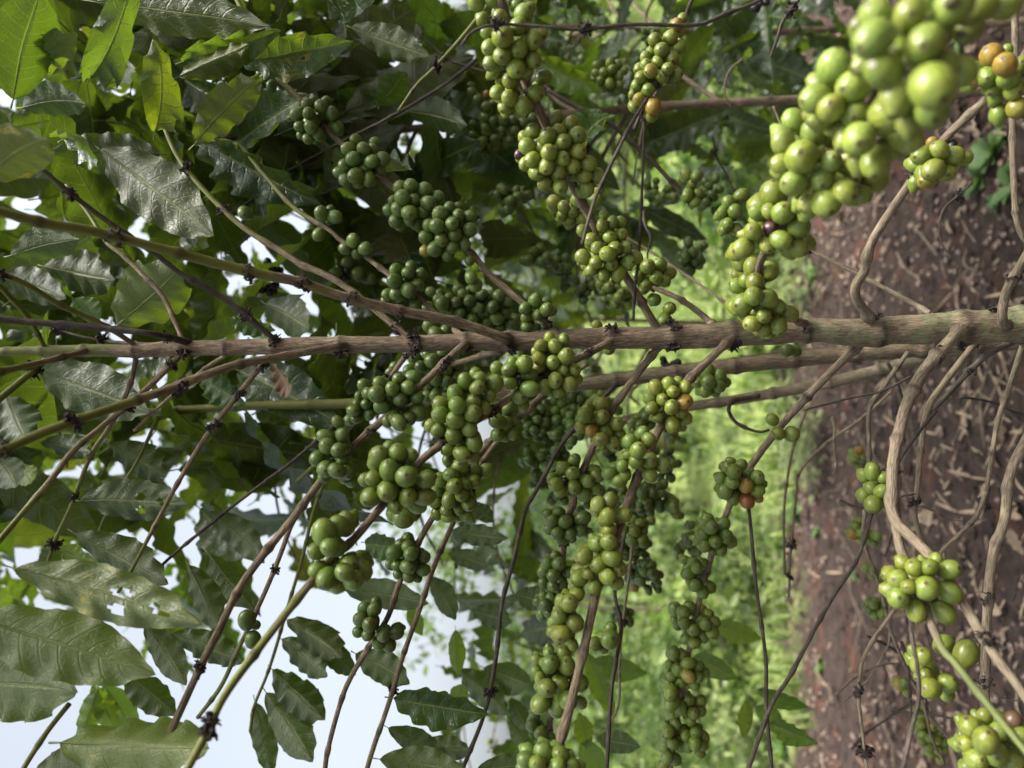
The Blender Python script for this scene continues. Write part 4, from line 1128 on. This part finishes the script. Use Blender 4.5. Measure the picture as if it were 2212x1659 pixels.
    (O9, 'm', '40,1220,76 115,1230,78 70,1305,82 20,1290,70 50,1350,76 120,1290,66 85,1430,78 130,1455,74 35,1510,82 80,1500,92 130,1510,70 110,1560,66 20,1450,70'),
    (O9, 'y', '1500,360,112 1600,360,112 1640,310,84 1725,375,132 1395,435,122 1465,485,98 1580,495,150 1730,520,132 1395,555,140 1510,640,122 1695,650,136'),
    (O9, 'y', '1560,935,112 1525,985,104 1580,1060,90 1605,1145,132 1710,1110,127 1710,1180,94 1835,920,150'),
    (O9, 'y', '1860,1390,132 1965,1480,162 1840,1500,104 1900,1600,132 2050,1420,122 2030,1570,152 1960,1320,94 2140,1350,112b 2180,1450,122 2130,1620,142 2200,1560,122 1850,1650,120 1980,1690,130'),
    (O9, 'y', '1150,60,54 1120,95,58 1155,135,62 1105,150,62o 1255,155,66 1235,200,54 1160,180,52'),
    (O9, 'y', '1190,360,62 1235,380,58 1225,415,50 1275,420,62'),
    (O9, 'm', '1240,605,58 1215,640,54 1290,655,66 1250,580,54 1310,610,60 1245,670,54'),
    (O9, 'y', '1400,1110,90y 1440,1105,62 1450,1160,62'),
    (O9, 'y', '1505,1290,52 1560,1275,56 1550,1325,62 1545,1375,58 1615,1390,62y 1525,1410,54 1555,1440,58 1600,1465,62 1660,1435,54 1550,1490,58 1600,1515,62 1650,1480,54 1690,1490,62 1650,1540,62 1600,1560,54 1690,1530,58 1670,1610,54'),
    (O3, 'f', '1250,90,200 1470,90,200 1570,10,170 1240,250,240 1570,280,240 1300,450,230 1620,560,280 1750,50,230 1900,40,220 2080,20,210 1620,720,200 1800,470,200 1400,330,170 1480,450,180 1700,420,190 1660,150,200'),
    (O3, 'f', '980,430,200 1140,400,104 1110,560,210 860,640,180 960,700,170 1120,740,170 1350,730,260 1140,900,210 1450,900,170 1250,1050,180 1480,760,180'),
    (O3, 'f', '720,780,160 650,920,160 850,860,170 960,890,140 770,1020,210 640,1060,124 960,1050,140 1070,1040,160 720,1185,160 900,1160,150 1070,1150,140 1240,1160,170 840,1230,94y 810,1320,132 930,1310,180 1050,1240,160 1160,1260,130'),
    (O3, 'y', '590,1260,180 490,1380,114 560,1370,104 650,1380,140 750,1380,84o 455,1500,122 570,1480,104p 750,1475,142 635,1555,122 390,1610,142 550,1590,104 740,1600,122 820,1570,84'),
    (O3, 'y', '1545,1005,130 1660,975,117 1620,925,74o 1760,1010,117 1745,945,80k 1820,1030,92 1620,1100,130 1710,1120,122 1585,1165,112y'),
    (O3, 'y', '2005,360,140o 2090,420,142o 1900,510,100o 2110,510,132 2180,430,124 2140,590,112 2170,700,132y 2105,325,66 2200,520,122'),
    (O3, 'm', '380,1270,92 295,1310,82 260,1375,80 340,1370,88 290,1450,76 350,1490,80 270,1490,66'),
    (O3, 'm', '90,1140,82 20,1130,74 30,1260,74 60,1190,66 80,1310,66 100,1250,60'),
]
CLUSTERS += [
    (O4, 'd', '1735,40,62k 1765,100,84k 1812,95,62k 1700,225,58k 1750,240,64k 1775,190,56k 1720,120,60k'),
    (O5, 'd', '2085,670,52k 2130,720,62k 2178,690,60k 2195,740,64k 2120,765,56k'),
    (O3, 'd', '470,50,72k 540,15,60k 500,20,56k'),
]
for off, tone, text in CLUSTERS:
    cluster(tree, text, off, tone)

# leaves one can make out: base x y, tip x y, width, depth base, depth tip, roll, underside, shape, tint, spots, young
LEAVES = [
    (30, 1228, 450, 1350, 108, .60, .57, .1, 1, 10, (1.9, 1.75, 1.9), .75, 0),
    (-70, 1330, 342, 1462, 140, .60, .60, -.1, 1, 0, (1.9, 1.8, 2.0), .45, 0),
    (-110, 1480, 212, 1490, 150, .66, .64, .1, 1, 8, (1.7, 1.65, 1.8), .35, 0),
    (130, 1604, 474, 1630, 150, .62, .58, -.25, 1, 3, (2.3, 2.1, 2.3), .6, 0),
    (60, 1690, 230, 1650, 90, .72, .72, .2, 1, 2, (.9, .9, .9), .1, 0),
    (163, 1152, 385, 1262, 84, .80, .78, .2, 1, 1, (1, 1, 1), .1, 0),
    (120, 1180, 95, 1240, 42, .85, .85, .1, 1, 1, (1, 1.1, 1), .1, 0),
    (125, 1182, 190, 1215, 40, .86, .86, .1, 1, 4, (1, 1, .8), .1, 1),
    (313, 1350, 415, 1482, 62, .82, .80, .2, 1, 4, (.9, .95, .9), .1, 0),
    (268, 1448, 382, 1550, 66, .85, .85, -.2, 1, 6, (.9, .95, .9), .1, 0),
    (212, 1488, 178, 1600, 46, .95, .95, .2, 1, 1, (1, 1, 1), .3, 1),
    (200, 1478, 248, 1595, 46, .97, .95, -.2, 1, 2, (1.1, 1, 1), .3, 1),
    (222, 1478, 302, 1590, 56, .98, .96, .1, 1, 4, (.9, 1, 1), .2, 1),
    (372, 1368, 535, 1432, 62, .88, .86, .2, 1, 6, (.9, 1, .9), .2, 0),
    (408, 1220, 492, 1372, 62, .84, .80, .2, 1, 1, (1, 1, .9), .1, 0),
    (450, 1196, 545, 1335, 66, .88, .85, -.3, 1, 4, (.8, .9, .8), .1, 0),
    (452, 1105, 592, 1218, 62, .92, .9, .2, 1, 2, (.8, .9, .8), .1, 0),
    (620, 1338, 752, 1424, 66, .92, .86, .1, 1, 3, (1, 1, .8), .2, 0),
    (608, 1380, 722, 1462, 64, .92, .88, .3, 1, 1, (.9, 1, .8), .1, 0),
    (588, 1446, 708, 1565, 72, .93, .88, -.1, 1, 6, (.9, 1, .9), .1, 0),
    (575, 1496, 694, 1662, 76, .93, .86, .1, 1, 4, (.9, 1, .9), .1, 0),
    (550, 1516, 590, 1680, 52, .95, .93, .3, 1, 0, (.9, 1, .8), .1, 0),
    (768, 1412, 892, 1478, 66, .86, .84, .1, 1, 8, (1, 1.05, 1), .3, 0),
    (690, 1395, 770, 1455, 50, .9, .9, .2, 1, 8, (1, 1.05, 1), .1, 0),
    (850, 1508, 1050, 1550, 78, .80, .78, .3, 0, 6, (1.3, 1.3, 1.5), .1, 0),
    (855, 1500, 1008, 1530, 52, .84, .84, -.3, 1, 3, (.9, 1, .9), .1, 0),
    (838, 1572, 985, 1650, 52, .85, .85, .2, 1, 4, (.7, .8, .8), .1, 0),
    (905, 1606, 1028, 1622, 48, .88, .86, .1, 1, 1, (1, 1, .9), .1, 0),
    (1030, 1662, 1190, 1648, 52, .84, .84, .1, 1, 0, (.9, 1, .9), .1, 0),
    (820, 1640, 1015, 1668, 66, .80, .80, .1, 1, 2, (1.2, 1.2, 1.1), .3, 0),
    (735, 1268, 932, 1302, 62, .92, .88, .2, 1, 0, (1, 1.1, .9), .2, 0),
    (975, 1148, 1098, 1162, 46, .95, .92, .2, 1, 5, (.9, 1, .8), .1, 0),
    (968, 1196, 1064, 1226, 40, 1.0, .98, .1, 1, 2, (.9, 1, .8), .1, 0),
    (930, 1246, 992, 1338, 50, .96, .94, .3, 1, 4, (.9, 1, .8), .3, 0),
    (1018, 1318, 1114, 1342, 52, 1.0, .97, .2, 1, 1, (.9, 1.1, .8), .1, 0),
    (1112, 1284, 1192, 1300, 50, .98, .96, .1, 1, 5, (.9, 1, .9), .1, 0),
    (984, 1360, 992, 1460, 36, 1.05, 1.03, .1, 1, 1, (1, 1, 1), .1, 1),
    (1002, 1478, 984, 1530, 42, 1.0, 1.0, .1, 1, 5, (1, 1, 1), .1, 1),
    (992, 1446, 1104, 1545, 62, 1.05, 1.0, .2, 1, 6, (1, 1.1, .9), .1, 0),
    (1045, 1442, 1158, 1494, 66, 1.06, 1.02, -.2, 1, 4, (.9, 1.1, .9), .1, 0),
    (1103, 1508, 1142, 1580, 38, 1.02, 1.0, .1, 1, 1, (1, 1.1, .9), .1, 0),
    (1102, 1560, 1144, 1632, 36, 1.04, 1.02, .1, 1, 2, (1, 1.1, .9), .1, 0),
    (1268, 1410, 1322, 1550, 46, 1.0, .96, .2, 0, 1, (1, 1, 1), .1, 1),
    (1278, 1428, 1385, 1458, 50, 1.02, .98, .2, 0, 2, (.8, .9, .8), .1, 1),
    (1270, 1612, 1252, 1540, 42, .95, .93, .1, 0, 5, (1.1, 1, 1), .1, 1),
    (1255, 1600, 1305, 1672, 52, .95, .92, .2, 0, 4, (1, 1, 1), .1, 1),
    (1288, 1596, 1385, 1612, 46, .98, .96, .2, 1, 0, (.9, 1, .8), .1, 0),
    (1545, 1345, 1640, 1384, 46, 1.05, 1.02, .2, 0, 2, (1.1, 1, .9), .2, 1),
    (1500, 1416, 1582, 1464, 46, 1.05, 1.0, .2, 0, 4, (.8, .8, .8), .5, 1),
    (1615, 1512, 1604, 1594, 30, .92, .9, .1, 0, 1, (1.3, 1.1, 1), .1, 1),
    (1636, 1488, 1742, 1538, 36, .98, .95, .4, 0, 2, (.7, .8, .8), .1, 1),
    (1632, 1528, 1692, 1562, 40, .97, .95, .1, 0, 4, (.9, .9, .9), .2, 1),
    (1662, 1562, 1760, 1608, 44, .95, .9, .3, 0, 6, (.9, .95, .8), .1, 1),
    (884, 1306, 912, 1374, 32, 1.1, 1.08, .1, 1, 5, (1, 1, 1), .1, 1),
    (788, 1172, 868, 1188, 56, .9, .88, .3, 0, 6, (2.2, 2.1, 2.6), .1, 0),
    (1020, 1086, 1068, 1128, 36, 1.0, 1.0, .1, 1, 5, (.9, 1, .9), .1, 0),
    (78, 800, 335, 892, 112, .86, .82, .15, 1, 0, (.85, .95, .8), .1, 0),
    (170, 1082, 418, 1086, 88, .84, .80, .2, 1, 10, (.85, .95, .75), .5, 0),
    (252, 702, 405, 556, 134, .88, .82, .1, 1, 1, (1.8, 1.7, 1.5), .25, 0),
    (235, 958, 372, 1032, 72, .9, .88, .2, 1, 6, (.9, 1, .8), .1, 0),
    (-10, 596, 168, 642, 74, .9, .9, .2, 1, 4, (.7, .8, .8), .1, 0),
    (95, 575, 272, 602, 94, .92, .9, .2, 1, 1, (.9, .95, .8), .2, 0),
    (160, 645, 228, 698, 50, 1.0, 1.0, .2, 1, 2, (.8, .9, .9), .1, 1),
    (88, 955, 208, 978, 52, .82, .8, .2, 1, 3, (.8, .9, .9), .1, 0),
    (12, 855, 72, 966, 84, .84, .8, .2, 1, 1, (.7, .85, .8), .1, 0),
    (52, 825, 78, 890, 46, .9, .9, .1, 1, 5, (.8, .9, .8), .1, 0),
    (32, 1004, 84, 1056, 44, .92, .9, .1, 1, 2, (1.1, 1, 1), .1, 1),
    (-10, 985, 52, 1062, 62, .84, .82, .2, 1, 4, (.7, .85, .7), .1, 0),
    (438, 815, 520, 874, 62, .9, .88, .3, 0, 6, (1.8, 1.8, 2.2), .1, 0),
    (572, 655, 698, 718, 84, .95, .9, .2, 1, 4, (.7, .85, .75), .1, 0),
    (498, 688, 592, 716, 44, .9, .9, .4, 0, 3, (2, 2, 2.2), .1, 0),
    (205, 4, 592, 52, 104, .76, .72, .2, 1, 0, (1, .95, .7), .2, 0),
    (42, 172, 174, 46, 80, .72, .68, .25, 1, 8, (1.9, 1.8, 1.4), .1, 0),
    (28, 215, 75, -40, 135, .70, .66, .25, 1, 4, (.9, 1, .8), .2, 0),
    (195, 168, 290, 62, 84, .74, .66, .4, 0, 11, (1.5, 1.5, 1.8), .25, 0),
    (138, 300, 255, 244, 90, .70, .64, .3, 0, 12, (1.8, 1.8, 2.1), .2, 0),
    (-30, 385, 130, 262, 116, .58, .55, .15, 1, 2, (1.25, 1.1, .8), .72, 0),
    (335, 285, 388, 98, 84, .75, .70, .4, 0, 11, (2.6, 2.2, 1.5), .8, 0),
    (398, 132, 590, 82, 74, .78, .72, .3, 0, 6, (1.9, 1.9, 2.2), .5, 0),
    (385, 165, 552, 98, 56, .76, .72, -.3, 1, 3, (1.8, 1.5, .8), .8, 0),
    (525, 135, 738, 108, 92, .80, .74, .3, 0, 1, (1.4, 1.4, 1.2), .85, 0),
    (420, 312, 578, 136, 82, .78, .72, .15, 1, 8, (1.5, 1.35, .75), .3, 0),
    (215, 322, 474, 515, 132, .84, .80, .15, 1, 0, (1, .95, .7), .25, 0),
    (345, 332, 122, 332, 88, .86, .84, .2, 1, 1, (.8, .9, .7), .1, 0),
    (428, 302, 668, 445, 92, .92, .88, .4, 0, 6, (1.1, 1.1, 1.5), .3, 0),
    (48, 232, 212, 200, 74, .82, .8, .3, 1, 2, (.7, .85, .75), .1, 0),
    (22, 552, 195, 498, 74, .78, .76, .2, 1, 4, (.9, 1, .8), .1, 0),
    (330, 60, 280, 140, 60, .9, .86, .2, 1, 2, (.8, .9, .8), .1, 0),
    (600, 290, 700, 240, 66, .98, .94, .2, 1, 1, (.7, .85, .7), .1, 0),
    (760, 60, 930, 120, 70, .95, .9, .2, 1, 5, (.8, .85, .65), .2, 0),
    (820, 230, 880, 150, 60, .98, .92, .2, 1, 0, (.8, .95, .7), .1, 0),
    (880, 240, 1030, 262, 70, 1.0, .96, .3, 1, 4, (.6, .75, .75), .1, 0),
    (1160, 130, 1290, 200, 60, 1.15, 1.1, .3, 0, 6, (1, 1, .9), .2, 1),
]
for x0, y0, x1, y1, w, d0, d1, roll, und, k, tint, spot, yg in LEAVES:
    bq, tq = P(x0, y0, d0), P(x1, y1, d1)
    leaf_obj(leaf_matrix(bq, tq, w * (d0 + d1) / 2 / FPX * 1.04, roll, und), k, YOUNG if yg else LEAF, tree, tint, spot)
# the dried brown leaf hanging by the trunk
o = bpy.data.objects.new('leaf', leaf_mesh(12, DEAD))
o.matrix_basis = leaf_matrix(P(588, 785, .84), P(662, 856, .83), 40 * .84 / FPX, .5, 0)
o['label'] = 'dried brown curled leaf'
place(o, tree)


def canopy(n, xr, yr, dr, seed, keep=lambda x, y: True, lean=0.0, lo=.14, hi=.23):
    """leaf places spread through a real volume of the crown, hanging with their tips mostly down"""
    rs = random.Random(seed)
    rows = []
    while len(rows) < n:
        x, y, d = rs.uniform(*xr), rs.uniform(*yr), rs.uniform(*dr)
        if not keep(x, y):
            continue
        b = P(x, y, d)
        a = rs.uniform(0, 6.28)
        dr_ = Vector((math.cos(a), math.sin(a), rs.uniform(-1.3, .35))).normalized()
        L = rs.uniform(lo, hi)
        t = b + dr_ * L
        up = Vector((rs.gauss(0, .45), rs.gauss(0, .45), 1)).normalized()
        rows.append((leaf_matrix(b, t, L * rs.uniform(.30, .40), 0, False, up), rs.randrange(10)))
    return rows


foliage_obj('foliage', canopy(320, (-300, 760), (-200, 1120), (.95, 1.5), 5) + canopy(260, (-1900, -620), (-400, 1700), (.5, 1.7), 55, lo=.13, hi=.2) + canopy(110, (-1500, 600), (-1500, -260), (.7, 1.9), 56), LEAF, tree)  # last two sets: leaves added out of frame to block sun and cast shade


# ================================================================ NEIGHBOUR COFFEE TREES
def coffee_neighbour(label, pts, depth, r0, r1, seed, n_leaf, xr, yr, dr, keep=lambda x, y: True, n_branch=14, n_cl=10, lo=.13, hi=.21, lmat=None, thin=None):
    rs = random.Random(seed)
    t = thing('coffee_tree', label, 'coffee tree', P(*pts[0], depth), 'neighbouring coffee trees')
    rsl = random.Random(seed + 1)
    t.location.z = 0
    rows = path(pts, depth, depth, r0, r1, 0, .2)
    g = Vector((rows[0][0], rows[0][1], -.05))
    rows.insert(0, (g.x, g.y, g.z, rows[0][3] * 1.15, 0))
    tube('trunk', rows, BARK, t, t.location, seg=12, step=.01, node_gap=.08, node_amp=.2, lichen=.2)
    A = spline(rows, .02)
    A = A[A[:, 2] > .9]
    cl = []
    for i in range(n_branch):
        q = A[int(len(A) * (i + .5) / n_branch)]
        a = rs.uniform(.45, 2.65)
        L = rs.uniform(.35, .7)
        br = []
        for k in range(5):
            f = k / 4
            br.append((q[0] + math.cos(a) * L * f, q[1] + math.sin(a) * L * f, q[2] + L * (.55 * f - .45 * f * f), q[3] * .45 * (1 - .5 * f) + .001, f * .5))
        tube('branch', br, GREY if rs.random() < .5 else BARK, t, t.location, seg=6, step=.014, node_gap=.07, node_amp=.3, rough=0, seed=i)
        for f in (.35, .6, .85):
            k = int(f * 4)
            v = Vector(br[k][:3]) - EYE
            if CX + FPX * v.dot(AX) / max(.1, v.dot(FWD)) < 1640:
                cl.append(Vector(br[k][:3]))
    rs.shuffle(cl)
    for c in cl[:n_cl]:
        rows2 = []
        for _ in range(rs.randint(9, 18)):
            dv = Vector((rs.gauss(0, 1), rs.gauss(0, 1), rs.gauss(0, 1))).normalized()
            rows2.append((berry_matrix(dv * rs.uniform(.012, .02), dv, rs.uniform(.012, .0145), rs), rs.randrange(3)))
        V, F, z, w = merged_berries(rows2)
        co = bpy.data.objects.new('berry_cluster', mesh('berry_cluster', V, F, BERRY, dict(bz=('FLOAT', z), bv=('FLOAT_VECTOR', w))))
        co.location = c
        co.color = (*green(rs, rs.choice('dmy')), 1)
        place(co, t)
    L = canopy(n_leaf, xr, yr, dr, seed, lambda x, y: keep(x, y) and (thin is None or x < thin or rs.random() < .2), lo=lo, hi=hi)
    L.sort(key=lambda r: r[0].translation.y)
    for M, k in L[:60]:
        leaf_obj(M, k, lmat or LEAF, t, (rs.uniform(.8, 1.3), rs.uniform(.9, 1.25), rs.uniform(.8, 1.1)), rs.choice([.1, .1, .1, .5]))
    if L[60:]:
        foliage_obj('foliage', L[60:], lmat or LEAF, t)
    return t


coffee_neighbour('slender coffee tree behind the big blurred berry branch, its bare grey trunk showing', [(2060, 200), (1735, 215), (1475, 227), (1220, 247), (1000, 268), (700, 290), (300, 300)],
                 1.25, 11, 6, 21, 110, (650, 1330), (-150, 520), (1.05, 1.7), lambda x, y: random.Random(int(x * 7 + y)).random() < (1.0 if x < 1050 else .35))
coffee_neighbour('dense leafy coffee tree behind the trunk, dark under its own crown', [(1750, 722), (1300, 728), (800, 742), (200, 752)], 2.1, 9, 5, 22, 430, (-300, 1080), (-100, 1000), (1.6, 2.8),
                 lambda x, y: y < 720 or x < 760, thin=720)
coffee_neighbour('bushy coffee tree with glossy ribbed leaves at the edge of the weeds', [(1900, 60), (1600, 70), (1300, 60), (900, 50)], 2.0, 8, 5, 23, 330, (1050, 1820), (-200, 560), (1.5, 2.9),
                 lambda x, y: y < 330 or x < 1420, n_cl=30, n_branch=22)
coffee_neighbour('sparse coffee tree whose pale leaves stand against the open sky', [(1900, 1830), (1500, 1800), (1200, 1760), (800, 1700)], 2.4, 6, 4, 24, 135, (-200, 1150), (1000, 1700), (1.5, 2.6),
                 lambda x, y: (x < 460 and y < 1400) or x > 930 or y < 1200, n_cl=6, n_branch=9)
coffee_neighbour('far coffee tree between the trunk and the bright weeds', [(1620, 700), (1300, 690), (1150, 690), (900, 680)], 3.2, 5, 3, 25, 200, (880, 1300), (300, 800), (2.7, 3.6), n_cl=12, n_branch=10)

shaded = coffee_neighbour('added coffee tree close behind the main trunk, hung with small shaded filler berry clusters', [(1900, 752), (1500, 790), (1300, 815), (1000, 850), (600, 860)],
                          1.3, 8, 5, 26, 50, (700, 1120), (560, 1050), (1.15, 1.5), n_cl=0, n_branch=10)
rs2 = random.Random(77)  # tree added to carry filler clusters strung along the main tree's branches
for x, y in [(1200, 880), (1232, 935), (1330, 960), (1392, 985), (1450, 1005), (1160, 985), (1215, 1050), (1290, 1060), (1352, 1078), (1250, 1130), (1330, 1195), (1382, 1150), (1402, 1240), (1130, 950),
             (1010, 800), (960, 825), (1110, 430), (1060, 300), (1200, 330), (1262, 620), (1330, 640), (1290, 880), (1460, 930), (1440, 1090), (1480, 1170), (1090, 690), (1180, 560), (1420, 420), (1500, 560), (1540, 420)]:
    d = rs2.uniform(1.0, 1.3)
    sz = .0136 * FPX / d * 3
    cluster(shaded, ' '.join(f'{x * 3 + rs2.gauss(0, 52):.0f},{y * 3 + rs2.gauss(0, 46):.0f},{sz * rs2.uniform(.85, 1.1):.0f}' for _ in range(rs2.randint(10, 19))), (0, 0), rs2.choice('ddm'), depth=d)


# ================================================================ FARTHER PLANTS
def leafy_tree(name, label, cat, x, y, h, w, n, seed, mat, leaf=.12, trunk_r=.05, group=None, gap=.55, base=.25):
    rs = random.Random(seed)
    z0 = ground_z(x, y)
    t = thing(name, label, cat, (x, y, z0), group)
    rows = [(x + rs.uniform(-.04, .04) * k, y, z0 - .05 + h * .8 * k / 4, trunk_r * (1 - .17 * k), 0) for k in range(5)]
    o, _ = tube('trunk', rows, FARBARK, t, t.location, seg=8, step=.12, nodes=[], rough=.05)
    cl = [(rs.uniform(-.5, .5) * w, rs.uniform(-.5, .5) * w * .8, h * rs.uniform(base, 1), w * rs.uniform(.16, .34)) for _ in range(11)]
    for k, c in enumerate(cl[:5]):
        q = h * (.25 + .1 * k)
        tube('limb', [(x, y, z0 + q, trunk_r * .5, 0), (x + c[0] * .5, y + c[1] * .5, z0 + (q + c[2]) / 2 + .05, trunk_r * .35, 0), (x + c[0], y + c[1], z0 + c[2], trunk_r * .15, 0)],
             FARBARK, t, t.location, seg=5, step=.12, nodes=[], rough=0)
    V, F = [], []
    for i in range(n):
        c = cl[rs.randrange(len(cl))]
        d = Vector((rs.gauss(0, 1), rs.gauss(0, 1), rs.gauss(0, 1))).normalized() * c[3] * rs.random() ** .4
        p = Vector((c[0], c[1], max(.05, c[2]))) + d
        a = Vector((rs.gauss(0, 1), rs.gauss(0, 1), rs.gauss(0, .7) - .3)).normalized()
        s = a.orthogonal().normalized()
        s.rotate(Matrix.Rotation(rs.uniform(0, 6), 3, a))
        L = leaf * rs.uniform(.6, 1.3)
        b = len(V)
        V += [p, p + a * L * .5 + s * L * .24, p + a * L, p + a * L * .5 - s * L * .24]
        F.append((b, b + 1, b + 2, b + 3))
    co = bpy.data.objects.new('crown', mesh('crown', V, F, mat, smooth=False))
    co.location = (x, y, z0)
    place(co, t)
    return t


for i, (px, dd, h, w, m, n) in enumerate([(1640, 13, 1.9, 2.6, FAR, 2600), (1530, 16, 2.6, 3.2, FAR, 2600), (1420, 12, 1.5, 2.4, FARP, 2200), (1330, 18, 3.0, 3.6, FAR, 2800), (1230, 14, 1.6, 2.2, FARP, 2000),
                                          (1120, 20, 2.6, 3.4, FAR, 2400), (960, 22, 2.4, 4.0, FAR, 2400), (760, 19, 2.4, 3.6, FARP, 2400), (560, 22, 3.4, 4.4, FAR, 2600), (360, 17, 2.6, 3.4, FAR, 2400), (160, 20, 3.4, 4.2, FAR, 2400), (0, 15, 3, 3, FAR, 2200)]):
    leafy_tree('shrub', 'pale green loose shrub in the blurred far row' if m is FARP else 'dark green rounded shrub in the blurred far row', 'shrub',
               -(px - CY) / FPX * dd, dd, h, w, n, 100 + i, m, leaf=.2, group='pale far shrubs' if m is FARP else 'dark far shrubs', base=.12)
for i, (px, dd, h, w) in enumerate([(1600, 4.9, .45, .7), (1480, 5.6, .6, .9), (1350, 5.2, .5, .8), (1260, 6.4, .8, 1.0), (1560, 6.6, .7, 1.2), (1420, 7.4, .9, 1.3), (1180, 5.0, .35, .6), (1080, 7, .6, 1.0),
                                    (1540, 8.5, 1.0, 1.3), (1620, 6.2, .7, 1.0), (1370, 9.0, 1.1, 1.4), (1280, 8, 1.0, 1.2), (1450, 6.0, .7, .9), (1200, 9.5, 1.1, 1.3), (640, 4.7, .4, .7), (520, 5.4, .7, .9), (400, 4.6, .5, .8), (260, 5.0, .7, .9), (120, 4.8, .6, .8), (880, 8.5, .7, 1.4)]):
    leafy_tree('bush', 'low leafy green weedy bush beyond the bare soil', 'bush', -(px - CY) / FPX * dd, dd, h, w, (520, 420, 300)[i % 3], 300 + i, (WEEDY, FAR, GRASSM)[i % 3], leaf=(.085, .10, .15)[i % 3], trunk_r=.008, group='weedy bushes beyond the soil', base=.15)
leafy_tree('feathery_tree', 'thin feathery tree rising pale against the sky beyond the berry rows', 'tree', -(1300 - CY) / FPX * 6, 6.0, 2.6, 1.1, 650, 140, FARP, leaf=.10, trunk_r=.018, base=.55)


def banana(x, y):
    z0 = ground_z(x, y)
    t = thing('banana_plant', 'banana plant with broad pale leaves beyond the weedy field', 'banana plant', (x, y, z0))
    tube('trunk', [(x, y, z0 - .05, .09, 1), (x + .03, y, z0 + .5, .08, 1), (x + .02, y, z0 + 1.0, .05, 1)], BARK, t, t.location, seg=10, step=.05, nodes=[], rough=.02)
    rs = random.Random(9)
    for i in range(8):
        a, L = i * 2.4, rs.uniform(.9, 1.3)
        V, F = [], []
        for k in range(11):
            f = k / 10
            w = .15 * math.sin(math.pi * min(1, f * .93 + .05)) ** .6
            c = Vector((math.cos(a) * L * f * .8, math.sin(a) * L * f * .8, L * (1.0 * f - .95 * f * f)))
            s = Vector((-math.sin(a), math.cos(a), 0))
            for q in (-1, 0, 1):
                V.append(c + s * w * q + Vector((0, 0, -.05 * abs(q))))
        for k in range(10):
            for q in (0, 1):
                F.append((k * 3 + q, k * 3 + q + 1, k * 3 + q + 4, k * 3 + q + 3))
        o = bpy.data.objects.new('leaf', mesh('leaf', V, F, FARP))
        o.location = (x + .02, y, z0 + 1.0)
        place(o, t)


banana(-(960 - CY) / FPX * 7.5, 7.5)
